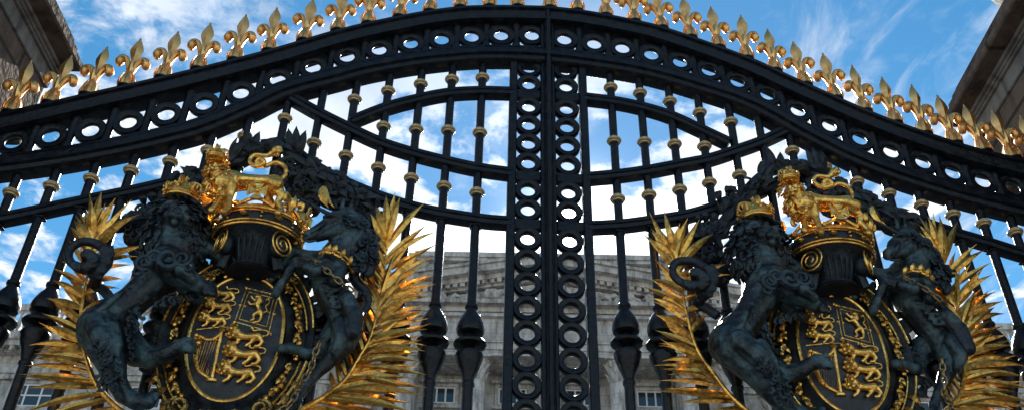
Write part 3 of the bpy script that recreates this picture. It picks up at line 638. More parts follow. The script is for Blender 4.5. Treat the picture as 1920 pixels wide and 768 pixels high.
    for k in range(14): p = tl[rng.randrange(len(tl)-22, len(tl))]; curl(b, p+np.array([0, -.02, 0]), .028, .010, 1.0, rng.uniform(0, 6), n=8)
    S['tail'] = remesh(b, 'lion_tail', M_DARK, .0065, 1)
    S['lion_crown'] = (crown_mesh('supporter_crown', 31*PX, 38*PX, M_GOLD), tuple(K(338, 379, .27)))
    # ---- unicorn supporter
    b = MB(); o = .13
    b.chain(pxs([(632, 482, o, 32), (616, 512, o+.02, 34), (620, 545, o+.02, 31), (636, 575, o, 28), (650, 600, o, 29), (652, 620, o, 28)]), 14)
    b.chain(pxs([(662, 420, o+.02, 27), (662, 448, o+.03, 33), (640, 476, o+.03, 34)]), 12)
    b.chain(pxs([(652, 412, o+.06, 23), (634, 416, o+.09, 21), (612, 425, o+.10, 15.5), (592, 435, o+.13, 12), (579, 441, o+.14, 11)]), 12)
    b.chain(pxs([(640, 432, o+.09, 19), (622, 436, o+.12, 11), (596, 444, o+.12, 9)]), 10)
    b.ball(K(574, 440, o+.19), 4*PX, 7); b.tube(curve([K(570, 448, o+.15), K(580, 452, o+.17), K(594, 449, o+.17)], 3), 3*PX, 6)
    b.ball(K(624, 412, o+.14), 5.5*PX, 8); b.chain(pxs([(608, 406, o+.14, 4), (622, 402, o+.16, 6), (636, 407, o+.14, 5)]), 6)
    b.tube([K(608, 418, o+.16), K(594, 428, o+.18), K(583, 436, o+.19)], [3.5*PX, 3*PX, 3*PX], 6)
    for x, y, tx, ty in ((640, 398, 646, 368), (656, 398, 664, 370)): b.leaf(K(x, y, o+.06), K(tx, ty, o+.06), 8*PX, (0, -.01, 0), 5)
    # forelegs over the shield edge
    b.chain(pxs([(604, 506, o+.08, 26), (578, 500, o+.12, 15), (556, 492, o+.10, 12), (545, 503, o+.12, 9), (535, 520, o+.10, 7.5), (527, 532, o+.09, 9), (519, 543, o+.08, 9), (516, 552, o+.08, 8)]), 10)
    b.chain(pxs([(602, 490, o-.02, 22), (572, 480, o, 13), (548, 470, o+.02, 11), (538, 482, o+.02, 8), (526, 500, o, 7), (516, 512, o, 8), (509, 522, o, 8)]), 10)
    # near hind leg
    b.chain(pxs([(654, 612, o+.03, 28), (644, 642, o+.05, 23), (624, 668, o+.05, 15), (610, 683, o+.05, 13), (598, 696, o+.05, 10), (580, 716, o+.05, 8.5), (568, 732, o+.05, 9.5), (560, 744, o+.06, 8), (552, 758, o+.08, 10), (545, 770, o+.08, 9)]), 10)
    # far hind leg, kicking to the shield
    b.chain(pxs([(632, 620, o-.07, 26), (608, 644, o-.06, 17), (594, 660, o-.05, 12), (578, 664, o-.02, 9.5), (560, 656, o, 9), (545, 652, o+.02, 10), (528, 653, o+.03, 9)]), 10)
    b.chain(pxs([(650, 560, o+.12, 15), (664, 590, o+.12, 17), (664, 622, o+.13, 14)]), 10); b.chain(pxs([(636, 604, o+.13, 12), (640, 636, o+.14, 13), (628, 660, o+.12, 9)]), 10)
    b.chain(pxs([(612, 500, o+.14, 15), (594, 508, o+.17, 11), (572, 500, o+.16, 7)]), 10); b.chain(pxs([(636, 500, o+.11, 16), (630, 526, o+.13, 14)]), 10)
    for k in range(5): b.tube(curve([K(640+k*4, 530+k*10, o+.11), K(622+k*4, 536+k*10, o+.115), K(604+k*4, 534+k*10, o+.10)], 4), 4*PX, 6)
    for k in range(0):
        t = k/33; x, y = 662+26*math.sin(t*2.4)+rng.uniform(-5, 7), 392+92*t
        b.tube(curve([K(x, y, o+.06), K(x+11, y+rng.uniform(-3, 6), o+.05), K(x+rng.uniform(14, 24), y+rng.uniform(8, 18), o+.03)], 3), [6*PX, 6*PX, 5.5*PX, 5*PX, 4*PX, 3*PX, 1.2*PX], 6)
    for k in range(8): b.chain(pxs([(556-k*1.2+rng.uniform(-3, 3), 738+k*3, o+.07, 4), (550-k+rng.uniform(-6, 6), 746+k*3, o+.08, 2)]), 5)
    S['unicorn'] = remesh(b, 'unicorn_supporter', M_BRONZE, .0062, 1)
    b = MB()
    for k in range(95):
        t = rng.random(); p = K(664+22*math.sin(t*2.6)+rng.uniform(-14, 12), 390+104*t, o+.10-.10*rng.random())
        lock(b, p, (rng.uniform(0, .7), -1, rng.uniform(-.1, .4)), .085, .010, rng, .75)
    S['uni_mane'] = b.mesh('mane', M_DARKB); b = MB()
    for k in range(12): lock(b, K(632+rng.uniform(-10, 14), 398+rng.uniform(-5, 5), o+.12), (-.2, -1, .2), .05, .008, rng)
    S['forelock'] = b.mesh('forelock', M_DARKB); b = MB()
    for k in range(14): lock(b, K(556-k*.8+rng.uniform(-5, 5), 736+k*2, o+.10), (rng.uniform(-.5, .5), -1, 0), .045, .006, rng)
    S['feather'] = b.mesh('feather', M_DARKB)
    b = MB(); tp = K(543, 360, .33); bs = K(618, 402, .28)
    b.tube([bs+(tp-bs)*t/30 for t in range(31)], [PX*(4.6-3.9*t/30)*(1+.10*math.sin(t*1.7)) for t in range(31)], 8)
    S['horn'] = b.mesh('unicorn_horn', M_DARK)
    b = MB(); tl = curve([K(x, y, q) for x, y, q in [(672, 596, .16), (690, 570, .12), (684, 545, .12), (668, 528, .13), (664, 508, .15), (678, 494, .17), (692, 496, .18), (694, 510, .18), (684, 516, .18)]], 5)
    b.tube(tl, [PX*np.interp(i/len(tl), [0, .3, .6, .8, 1], [6, 10, 10, 10, 5]) for i in range(len(tl))], 10, up=(0, 0, 1))
    for k in range(16): p = tl[rng.randrange(4, len(tl))]; q = p+np.array([rng.uniform(-.03, .03), -.015, rng.uniform(-.03, .03)]); b.tube([p, (p+q)/2+np.array([0, -.02, 0]), q], [.012, .010, .003], 6)
    S['uni_tail'] = remesh(b, 'unicorn_tail', M_DARK, .0065, 1)
    b = MB()                                              # coronet collar
    c0, c1 = K(604, 466, .30), K(660, 497, .24); mid = (c0+c1)/2; ax = (c1-c0)/2; nn = np.array([ax[2], 0, -ax[0]]); nn /= np.linalg.norm(nn)
    cen = mid+np.array([0, .10, 0]); col = []
    for i in range(25):
        an = math.pi*2*i/24; col.append(cen+ax*1.02*math.cos(an)+np.array([0, -.115*math.sin(an), 0]))
    b.tube(col[:-1], .0085, 7, closed=True); b.tube([p-nn*.022 for p in col[:-1]], .006, 6, closed=True)
    for i in range(1, 12, 2):
        p = col[i]; w_ = np.array([0, -1., 0]); b.leaf(p, p+np.array([-nn[0], -.3, -nn[2]])*(-.055 if nn[2] > 0 else .055), .016, (0, -.01, 0), 5); b.ball(p+np.array([0, -.01, 0]), .009, 6)
    S['collar'] = b.mesh('coronet_collar', M_GOLD)
    def chain_links(pts, name):
        c_ = curve(pts, 12); b = MB(); L_ = 0; last = c_[0]; k = 0
        for p in c_[1:]:
            if np.linalg.norm(p-last) > .036:
                d = (p-last); d /= np.linalg.norm(d); m_ = (p+last)/2; w = np.cross(d, (0, 1, 0)) if k % 2 else np.array([0, 1., 0])+np.cross(d, (0, 1, 0))*.25
                w /= np.linalg.norm(w); b.tube([m_+d*.026*math.cos(a*math.pi/6)+w*.014*math.sin(a*math.pi/6) for a in range(12)], .0052, 6, closed=True, up=tuple(np.cross(d, w))); last = p; k += 1
        return b.mesh(name, M_CHAIN)
    S['chain1'] = chain_links([K(x, y, q) for x, y, q in [(586, 484, .29), (600, 496, .31), (614, 508, .32), (632, 523, .31), (648, 536, .29), (666, 546, .24)]], 'chain')
    S['chain2'] = chain_links([K(x, y, q) for x, y, q in [(600, 640, .27), (590, 664, .27), (583, 690, .27), (568, 712, .28), (556, 734, .34), (546, 755, .35), (530, 768, .34), (505, 776, .33)]], 'chain')
    # ---- palm branches
    T = []
    sp = [(724, 452, .10), (722, 490, .10), (716, 542, .11), (707, 586, .12), (694, 632, .12), (674, 668, .12), (646, 712, .12), (612, 740, .11), (560, 770, .10), (520, 795, .08)]
    for t, x, y in [(.0, 741, 364), (.01, 727, 374), (.02, 706, 386), (.03, 752, 372), (.05, 697, 402), (.05, 796, 386), (.08, 686, 432), (.10, 795, 427), (.12, 815, 434), (.15, 700, 452), (.16, 814, 456), (.18, 690, 470), (.20, 807, 484), (.22, 790, 470), (.25, 811, 513), (.28, 686, 512), (.28, 808, 534), (.31, 798, 512), (.33, 805, 558), (.36, 800, 548), (.38, 797, 580), (.41, 797, 597), (.44, 795, 616), (.47, 800, 606), (.5, 792, 646), (.53, 794, 657), (.56, 786, 636), (.58, 785, 679), (.61, 793, 702), (.64, 780, 690), (.66, 794, 722), (.69, 770, 708), (.72, 790, 742), (.75, 740, 730), (.78, 768, 768), (.83, 760, 790), (.88, 720, 800), (.93, 680, 810)]:
        w = 7.4 if y < 440 else 6.6
        T.append((t+.0, x+rng.uniform(-3, 3), y+rng.uniform(-3, 3), .10+rng.uniform(-.03, .06), w))
        if rng.random() < .6: T.append((min(1, t+.035), x+rng.uniform(-26, -4), y+rng.uniform(2, 14), .05+rng.uniform(-.03, .03), w*.95))
        if t > .15: T.append((min(1, t+.02), x-rng.uniform(30, 60), y-rng.uniform(-6, 12), .13+rng.uniform(-.02, .04), w*.7))
    for k in range(14):                                   # inner side, short leaflets
        t = .12+.55*k/13; i = t; x0, y0 = np.interp(t*9, range(10), [s[0] for s in sp]), np.interp(t*9, range(10), [s[1] for s in sp])
        T.append((min(1, t+.07), x0-rng.uniform(24, 40), y0-rng.uniform(10, 34), .08, 5.5))
    S['palmR'] = frond(sp, T, .1, 5, 1)
    T = []
    sp = [(174, 440, .14), (170, 476, .13), (165, 510, .12), (157, 550, .11), (150, 604, .10), (154, 640, .09), (162, 672, .10), (177, 712, .10), (200, 744, .10), (232, 772, .10), (270, 792, .08)]
    for t, x, y in [(0, 187, 358), (.0, 170, 384), (.0, 214, 372), (.02, 150, 398), (.01, 197, 381), (.03, 162, 400), (.04, 207, 400), (.06, 246, 380), (.05, 138, 418), (.08, 254, 402), (.1, 136, 424), (.12, 266, 458), (.15, 252, 478), (.18, 128, 452), (.2, 245, 495), (.22, 118, 488), (.25, 230, 520), (.27, 105, 507), (.3, 220, 540), (.32, 99, 527), (.36, 88, 556), (.38, 205, 560), (.4, 96, 560), (.44, 82, 586), (.48, 80, 612), (.5, 74, 604), (.54, 60, 646), (.57, 82, 650), (.60, 68, 660), (.64, 64, 672), (.67, 52, 686), (.7, 40, 702), (.74, 55, 726), (.78, 52, 768), (.82, 70, 792), (.87, 100, 806), (.92, 150, 815)]:
        w = 8.0 if t < .13 else 6.2
        T.append((t, x+rng.uniform(-3, 3), y+rng.uniform(-3, 3), (.16 if t < .2 else .10)+rng.uniform(-.03, .05), w))
        s_ = 1 if x < 160 else -1
        if rng.random() < .6: T.append((min(1, t+.03), x+s_*rng.uniform(6, 24), y+rng.uniform(2, 14), (.11 if t < .2 else .05)+rng.uniform(-.03, .03), w*.9))
    S['palmL'] = frond(sp, T, .08, 9, -1)
    # ---- dark mantling and laurel garland behind and above
    b = MB()
    path = curve([K(x, y, .07) for x, y in [(236, 410), (300, 392), (352, 352), (396, 318), (440, 290), (480, 276), (520, 276), (560, 300), (600, 325), (640, 352), (676, 372), (704, 398)]], 8)
    n = len(path)
    for k in range(170):
        i = rng.randrange(n-1)
        if -.22 < path[i][0] < .16 and rng.random() < .72: continue
        p = path[i]+np.array([rng.gauss(0, .025), rng.uniform(-.05, .03), rng.gauss(-.035, .024)]); t = path[i+1]-path[i]; t /= np.linalg.norm(t)
        d = t*rng.choice((-1, 1))*rng.uniform(.4, 1)+np.array([0, rng.uniform(-.4, .1), rng.uniform(-.6, .55)]); d /= np.linalg.norm(d)
        b.leaf(p, p+d*rng.uniform(.07, .13), rng.uniform(.018, .030), (0, rng.uniform(-.03, 0), 0), 5, (rng.uniform(-.5, .5), -1, rng.uniform(-.4, .4)))
    b.tube(path, .03, 8)
    for (x, y, tx, ty) in ((468, 292, 462, 232), (474, 290, 488, 246), (464, 292, 448, 262), (548, 290, 540, 240), (556, 292, 556, 236), (562, 292, 574, 244), (552, 294, 566, 262), (640, 362, 676, 378), (500, 282, 512, 262)):
        b.leaf(K(x, y, .06), K(tx, ty, .10), 9*PX, (0, -.03, 0), 7)
    # billowing mantle masses behind the animals
    for (x, y, rx, rz) in ((560, 328, 42, 26), (604, 352, 44, 26), (640, 376, 46, 26), (676, 392, 34, 22), (560, 356, 26, 22), (262, 438, 30, 34), (286, 400, 30, 24), (360, 350, 34, 24), (372, 400, 30, 44), (275, 480, 24, 30), (700, 440, 26, 34), (380, 440, 22, 30), (690, 470, 20, 40), (583, 395, 18, 14)):
        c = K(x, y, .03); b.ball(c, 1, 12, (rx*PX, .035, rz*PX))
        for k in range(15):
            a = rng.uniform(0, 6.28); e = c+np.array([rx*PX*.8*math.cos(a), -.025, rz*PX*.8*math.sin(a)]); f = c+np.array([rx*PX*1.18*math.cos(a+rng.uniform(-.3, .3)), -.05, rz*PX*1.22*math.sin(a)+.02])
            b.leaf(e, f, rng.uniform(.02, .034), (0, -.03, 0), 5)
        for k in range(7): curl(b, c+np.array([rng.uniform(-.6, .6)*rx*PX, -.045, rng.uniform(-.6, .6)*rz*PX]), .032, .009, 1.1, rng.uniform(0, 6), n=9)
    S['mantling'] = b.mesh('mantling', M_DARK)
    S['ribbons'] = []                                     # gilded ribbon ends and side tassels of the mantle
    for pts, w in (([(392, 352), (380, 372), (366, 388)], 15), ([(608, 350), (606, 368), (616, 390)], 9), ([(548, 398), (566, 412), (560, 436)], 13), ([(562, 430), (556, 452), (566, 446)], 8), ([(396, 400), (388, 418), (396, 436)], 9)):
        b = MB(); P = [K(x, y, .20) for x, y in pts]; b.leaf(P[0], P[-1], w*PX, (P[1]-(P[0]+P[2])/2), 7); b.leaf(P[0]+np.array([.01, .02, 0]), P[-1]+np.array([.03, .02, .02]), w*.7*PX, (P[1]-(P[0]+P[2])/2)*1.3, 7); S['ribbons'].append(b.mesh('gilded_ribbon', M_GOLD))
    return S
M_GOLDD = mat('tarnished_gilding', (.60, .34, .08), .35, .9, (.06, .04, .025), 22, .5, 50, vlo=.42, vhi=.58, rvar=.3)
M_CHAIN = mat('aged_gilt_chain', (.50, .33, .14), .35, .9, (.10, .08, .06), 20, .3, 60, vlo=.4, vhi=.65)
ARMS = make_arms()
def hang_arms(root, hu, du, dz, txt):
    r = link('coat_of_arms', ARMS['root'], root, (CREST_U+du-hu, 0, dz)); r['label'] = txt
    def sub(name, me, loc=(0, 0, 0), label=None):
        o = link(name, me, r, loc)
        if label: o['label'] = label
        return o
    sub('shield', ARMS['shield']); sub('shield_rim', ARMS['shield_rim']); [sub('gilded_band', m_) for m_ in ARMS['bands']]; sub('cresting', ARMS['acanthus']); [sub('acanthus_spray', m_) for m_ in ARMS['sprays']]
    for me in ARMS['lions_upper']: sub('heraldic_lion', me)
    for me in ARMS['lions_lower']: sub('heraldic_lion', me)
    sub('rampant_lion', ARMS['rampant'], label='small gilded lion rearing inside the square double frame'); sub('square_frame', ARMS['tressure']); sub('harp', ARMS['harp'])
    sub('helm', ARMS['helm']); sub('royal_crown', ARMS['crown'])
    sub('crest_lion', ARMS['crest_lion'], label='gilded crowned lion standing on the royal crown')
    sub('small_crown', *ARMS['crest_lion_crown'], label='gilded crown on the standing gold lion')
    sub('lion_supporter', ARMS['lion'], label='dark green bronze lion rearing at the left of the shield')
    sub('tail', ARMS['tail'], label='curled tail of the bronze lion'); sub('supporter_crown', *ARMS['lion_crown'], label='gilded crown on the bronze lion')
    sub('unicorn_supporter', ARMS['unicorn'], label='dark green bronze unicorn rearing at the right of the shield')
    sub('mane', ARMS['lion_mane'], label='dark curled mane of the bronze lion'); sub('mane', ARMS['uni_mane'], label='dark mane of the bronze unicorn'); sub('mane', ARMS['crest_mane'], label='gilded mane of the standing gold lion')
    sub('leg_fur', ARMS['leg_fur']); sub('belly_fur', ARMS['belly_fur']); sub('chest_fur', ARMS['lion_fur']); sub('forelock', ARMS['forelock']); sub('fetlock', ARMS['feather'], label='fetlock hair of the bronze unicorn')
    sub('horn', ARMS['horn']); sub('tail', ARMS['uni_tail'], label='tail of the bronze unicorn'); sub('coronet_collar', ARMS['collar'])
    sub('chain', ARMS['chain1']); sub('chain', ARMS['chain2'])
    sub('palm_branch', ARMS['palmR'], label='gilded palm branch curving up behind the unicorn'); sub('palm_branch', ARMS['palmL'], label='gilded palm branch curving up behind the lion')
    sub('mantling', ARMS['mantling']); [sub('gilded_ribbon', m_) for m_ in ARMS['ribbons']]
    return r
hang_arms(leafL, HUL, 0, 0, 'bronze and gilded coat of arms on the left gate leaf')
hang_arms(leafR, HUR, 3.215, .085, 'bronze and gilded coat of arms on the right gate leaf')

# ------------------------------------------------------------------ stone gate piers
def pier(sx, xi, yfar, label, urn):
    """gate pier whose shaft stands outside the picture; its entablature and cornice reach in over the gate end"""
    w, depth = 2.4, 2.6; cx, cy = xi+sx*w/2, yfar-depth/2
    r = empty('stone_pier', (cx, cy, 0))
    def blk(b, ox, z0, z1, e=.015, oy=None):
        oy = ox if oy is None else oy
        b.bbox((-w/2+ox, -depth/2+ox, z0), (w/2-ox, depth/2-oy, z1), e)
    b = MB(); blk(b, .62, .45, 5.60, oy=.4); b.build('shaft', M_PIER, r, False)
    b = MB(); blk(b, .48, 0, .30); blk(b, .54, .298, .452); b.build('plinth', M_PIERL, r, False)
    b = MB(); blk(b, .58, 5.598, 5.66, oy=.36); blk(b, .52, 5.658, 5.76, oy=.3); blk(b, .44, 5.758, 5.88, oy=.2); b.build('capital', M_PIERL, r, False)
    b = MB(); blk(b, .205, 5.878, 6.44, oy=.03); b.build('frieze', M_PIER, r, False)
    b = MB(); blk(b, .188, 6.438, 6.565, .006, oy=.022); b.build('fascia', M_PIERL, r, False)  # strip reads as lit through its paler colour
    b = MB(); blk(b, .165, 6.563, 6.585, .005, .018); blk(b, .150, 6.583, 6.604, .005, .014); blk(b, .125, 6.602, 6.63, .006, .01); b.build('bed_moulding', M_PIERL, r, False)
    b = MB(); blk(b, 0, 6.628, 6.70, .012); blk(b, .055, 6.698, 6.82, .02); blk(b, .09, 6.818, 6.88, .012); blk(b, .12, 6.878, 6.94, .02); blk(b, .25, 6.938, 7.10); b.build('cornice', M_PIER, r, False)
    b = MB(); c = (urn[0]-cx, urn[1]-cy, 7.10)            # stone urn on the pier
    b.box((c[0]-.42, c[1]-.42, 7.098), (c[0]+.42, c[1]+.42, 7.20))
    b.lathe([(.36, .1), (.38, .18), (.24, .24), (.13, .32), (.13, .40), (.30, .54), (.50, .76), (.56, .96), (.52, 1.08), (.58, 1.12), (.58, 1.18), (.44, 1.22), (.20, 1.40), (.08, 1.48), (.10, 1.56), (.03, 1.66)], c, 28)
    b.build('urn', M_STONE2, r)
    tag(r, label, 'gate pier')
    return r
pier(-1, -3.215, 5.15, 'stone gate pier with overhanging moulded cornice at the top left corner', (-4.4, 4.0))
pier(1, 3.345, 5.57, 'stone gate pier with overhanging moulded cornice at the top right corner', (4.36, 5.0))

# ------------------------------------------------------------------ palace
def palace():
    r = empty('palace', (1.8, 42, 0))
    W = lambda x: x-1.8
    s = 1.0
    def Zs(z44): return 1.6+(z44-1.6)*42/44
    zc = lambda z: Zs(z)
    b = MB(); b.box((-46, .0, 0), (46, 12, zc(25.0))); b.build('wing_wall', M_STONE, r, False)
    # wing: entablature, cornice, balustrade
    def course(b, x0, x1, z0, z1, out, y=0): b.box((x0, y-out, z0), (x1, y+.2, z1))
    CX0, CX1 = -6.4, 6.4
    for (a, e) in ((-46, CX0), (CX1, 46)):
        b = MB()
        for (z0, z1, o) in ((23.15, 23.45, .18), (23.45, 23.75, .26), (24.55, 24.75, .35), (24.75, 25.05, .75), (25.05, 25.2, .85)): course(b, a, e, zc(z0), zc(z1)-.004, o)
        b.build('cornice', M_STONE2, r, False)
        b = MB()
        x = a+.3
        while x < e-.3: b.box((x, -.70, zc(24.5)), (x+.22, -.02, zc(24.74))); x += .62
        b.build('dentil_course', M_STONE2, r, False)
        b = MB(); course(b, a, e, zc(25.2), zc(25.95), .10); course(b, a, e, zc(27.15), zc(27.5), .16)
        x = a+1.2
        while x < e:
            b.box((x-.45, -.14, zc(25.95)-.01), (x+.45, .24, zc(27.15)+.01)); x += 5.4
        bal = b.build('balustrade', M_STONE2, r, False)
        me = MB(); h = zc(27.15)-zc(25.95)
        me.lathe([(.10, -.01), (.10, .08), (.06, .12), (.12, .32), (.13, .42), (.09, .60), (.055, .78), (.08, .86), (.055, .92), (.10, 1.0), (.10, h+.01)], n=10); me = me.mesh('baluster', M_STONE2)
        xs = []; x = a+1.2
        while x < e:
            k = 0
            while x+.45+.22+k*.335 < min(x+5.4-.6, e-.1): xs.append(x+.45+.22+k*.335); k += 1
            x += 5.4
        near = sorted(xs, key=lambda v: min(abs(v+18), abs(v-19)))
        for v in near[:96]: link('baluster', me, bal, (v, .05, zc(25.95)))
        bb = MB()
        for v in near[96:]: bb.lathe([(.10, -.01), (.06, .12), (.13, .40), (.055, .78), (.10, h+.01)], (v, .05, zc(25.95)), 6)
        o = bb.build('far_balusters', M_STONE2, bal); o['kind'] = 'stuff'
    # central block
    y0 = -1.4; hw_ = 9.4
    b = MB(); b.box((-hw_+.9, y0+.25, zc(23.9)), (hw_-.9, -.01, zc(26.9))); [b.box((sx*7.05-.9, y0+.3, 0), (sx*7.05+.9, -.01, zc(23.92))) for sx in (-1, 1)]; b.box((CX0+.1, y0+.9, zc(25.1)), (CX1-.1, 6, zc(30.3))); b.build('central_block', M_STONE, r, False)
    b = MB(); b.box((CX0-.25, y0+.55, zc(30.3)), (CX1+.25, 6.2, zc(30.5))); b.box((CX0-.1, y0+.70, zc(29.45)), (CX1+.1, 6.1, zc(29.7))); b.box((CX0-.35, y0+.45, zc(30.5)), (CX1+.35, 6.3, zc(30.8)))
    b.build('attic_cornice', M_STONE2, r, False)
    # pediment
    pb, hw, ph = zc(26.75), 9.4, zc(29.3)-zc(26.75)-.75
    b = MB(); vs = []
    for y in (y0-.15, y0+.88): vs += [(-hw+1.2, y, pb+.2), (hw-1.2, y, pb+.2), (0, y, pb+ph)]
    b.add(vs, [(0, 1, 2), (5, 4, 3), (0, 3, 4, 1), (1, 4, 5, 2), (2, 5, 3, 0)]); ped = b.build('pediment', M_STONE, r, False)
    b = MB()
    for sx in (-1, 1):
        for (n0, n1, yo) in ((.0, .28, -.35), (.28, .52, -.62), (.52, .85, -1.0), (.85, 1.0, -1.12)):
            L_ = math.hypot(hw, ph); nx, nz = ph/L_*sx, hw/L_
            A = (sx*hw, pb+.1); T_ = (0, pb+ph+.1)
            q = [(A[0]+0*nx*n0, A[1]+n0*1.1), (T_[0], T_[1]+n0*1.1), (T_[0], T_[1]+n1*1.1-.004), (A[0], A[1]+n1*1.1-.004)]
            vs = [(x, y0+yo, z) for x, z in q]+[(x, y0+.86, z) for x, z in q]
            b.add(vs, [(0, 1, 2, 3), (7, 6, 5, 4), (0, 4, 5, 1), (1, 5, 6, 2), (2, 6, 7, 3), (3, 7, 4, 0)])
        for k in range(26):
            t = (k+.5)/26; x = sx*hw*(1-t); z = pb+.1+ph*t; b.box((x-.11, y0-.58, z+.10), (x+.11, y0-.34, z+.34))
    for (z0, z1, o) in ((pb-.25, pb, .55), (pb, pb+.22, .95), (pb-.45, pb-.25, .35)): b.box((-hw, y0-o, z0), (hw, y0+.8, z1-.004))
    b.build('raking_cornice', M_STONE2, ped, False)
    b = MB(); rg = random.Random(4)                       # carved figures in the tympanum
    for k in range(70):
        x = rg.uniform(-hw*.72, hw*.72); top = pb+.3+(ph-.7)*(1-abs(x)/hw); z = rg.uniform(pb+.45, max(pb+.6, top)); b.ball((x, y0-.22, z), rg.uniform(.14, .34), 8, (1, .7, 1.1))
        p = np.array([x, y0-.3, z]); q = p+np.array([rg.uniform(-.7, .7), rg.uniform(-.2, .1), rg.uniform(-.5, .6)])
        if q[2] < top and q[2] > pb+.2: b.tube([p, (p+q)/2+np.array([0, -.15, .1]), q], [.16, .12, .07], 7)
    b.build('tympanum_carving', M_STONE2, ped)
    b = MB()
    for (z0, z1, o) in ((zc(23.95), zc(24.25), .15), (zc(24.25), zc(24.6), .22), (zc(24.6), zc(24.75), .30), (zc(26.1), pb-.45, .25)): b.box((-hw+.5, y0-o-.5, z0), (hw-.5, y0+.5, z1-.004))
    b.box((-hw+.6, y0-.5, zc(24.75)), (hw-.6, y0+.5, zc(26.1)))
    b.build('entablature', M_STONE, r, False)
    # corinthian columns
    cap = MB(); cap.lathe([(.42, -1.15), (.46, -1.1), (.42, -1.05), (.44, -.6), (.62, -.12), (.66, -.1)], n=16); cap.box((-.66, -.66, -.12), (.66, .66, 0))
    for row, (z0, h, R) in enumerate(((-1.02, .42, .46), (-.72, .42, .50), (-.42, .34, .56))):
        for k in range(8):
            a = 2*math.pi*(k+.5*row)/8; c, s_ = math.cos(a), math.sin(a); cap.leaf((c*R*.92, s_*R*.92, z0), (c*(R+.20), s_*(R+.20), z0+h), .17, (c*-.08, s_*-.08, .05), 5, (c, s_, 0), .5)
    cap = cap.mesh('capital', M_STONE2)
    col = MB().lathe([(.62, 0), (.62, .15), (.54, .3), (.5, .4), (.5, 6), (.43, 16.0)], n=24).mesh('column', M_STONE)
    zt = zc(23.95)
    colx = [-8.4, -6.6, -3.3, 0.0, 3.3, 6.6, 8.4]
    for x in colx:
        c = link('column', col, r, (x, y0-.15, zt-1.15-16.0)); link('capital', cap, c, (0, 0, 17.15))
    for x in (-21.3, -15.9, -27, 15.9, 21.3, 27.0, -10.8, 10.8, -32.5, 32.5):
        b = MB(); b.box((x-.5, -.22, 4), (x+.5, .1, zc(21.9))); p_ = b.build('pilaster', M_STONE, r, False); link('capital', cap, p_, (x, -.05, zc(23.1)))
    # windows: attic row of small six-pane windows below the cornice, taller row beneath
    def window(x, z, w, h, y, nx=3, nz=2, head=True):
        b = MB(); t = .16
        b.box((x-w/2-t, y-.10, z-t), (x+w/2+t, y+.02, z)); b.box((x-w/2-t, y-.10, z+h), (x+w/2+t, y+.02, z+h+t)); b.box((x-w/2-t, y-.10, z), (x-w/2, y+.02, z+h)); b.box((x+w/2, y-.10, z), (x+w/2+t, y+.02, z+h))
        b.box((x-w/2-t-.12, y-.22, z-t-.12), (x+w/2+t+.12, y+.02, z-t-.004))
        if head: b.box((x-w/2-t-.15, y-.28, z+h+t+.004), (x+w/2+t+.15, y+.02, z+h+t+.16))
        wo = b.build('window', M_STONE2, r, False)
        MB().box((x-w/2+.01, y-.012, z+.01), (x+w/2-.01, y+.01, z+h-.01)).build('pane', M_GLASS, wo, False)
        b = MB()
        for k in range(nx+1): xx = x-w/2+.04+(w-.08)*k/nx; b.box((xx-.04, y-.05, z+.002), (xx+.04, y-.013, z+h-.002))
        for k in range(nz+1): zz = z+.04+(h-.08)*k/nz; b.box((x-w/2+.002, y-.046, zz-.035), (x+w/2-.002, y-.014, zz+.035))
        b.build('frame', M_WINF, wo, False)
    for x in (-34.6, -29.7, -24.3, -18.6, -13.4, 13.4, 18.6, 24.3, 29.7, 34.6):
        window(x, zc(21.75), 2.3, 1.15, -.003); window(x, 14.2, 2.0, 3.6, -.003, 2, 4)
    for x in (-5.0, -1.6, 1.6, 5.0): window(x, zc(22.35), 1.35, .85, -.003, 3, 1)
    for x in (0, -6.5+.0, 6.5): pass
    # carved trophies on the corners of the attic
    for sx in (-1, 1):
        b = MB(); c = (sx*(CX1+.15), y0+.9, zc(29.0)); rg = random.Random(11)
        b.box((c[0]-.45, c[1]-.4, zc(25.2)), (c[0]+.45, c[1]+.4, c[2]))
        for k in range(26): b.ball((c[0]+rg.uniform(-.5, .5), c[1]+rg.uniform(-.4, .4), c[2]+rg.uniform(-.3, 1.3)), rg.uniform(.14, .28), 8)
        b.box((c[0]-.6, c[1]-.6, c[2]+1.35), (c[0]+.6, c[1]+.5, c[2]+1.5)); b.build('trophy', M_STONE2, r)
    b = MB()
    for z in (zc(20.6), 12.9, 8.0): b.box((-46, -.16, z), (46, .1, z+.28))
    b.build('string_course', M_STONE2, r, False)
    tag(r, 'pale stone palace front with pediment, balustrade and columns behind the gate', 'palace')
palace()

# ------------------------------------------------------------------ ground
M_GROUND = mat('forecourt_gravel', (.44, .37, .31), .9, 0, (.32, .27, .23), .8, .4, 90, spec=.2, vlo=.4, vhi=.65)
M_PAVE = stone('pavement', (.42, .40, .37), (.28, .26, .24), 1.0, .6)
tag(MB().box((-600, -600, -.6), (600, 600, 0)).build('ground', M_GROUND, None, False), kind='structure')
pv = MB().bbox((-40, -30, 0.001), (40, 3.9, .12), .01).build('pavement', M_PAVE, None, False); tag(pv, kind='structure')

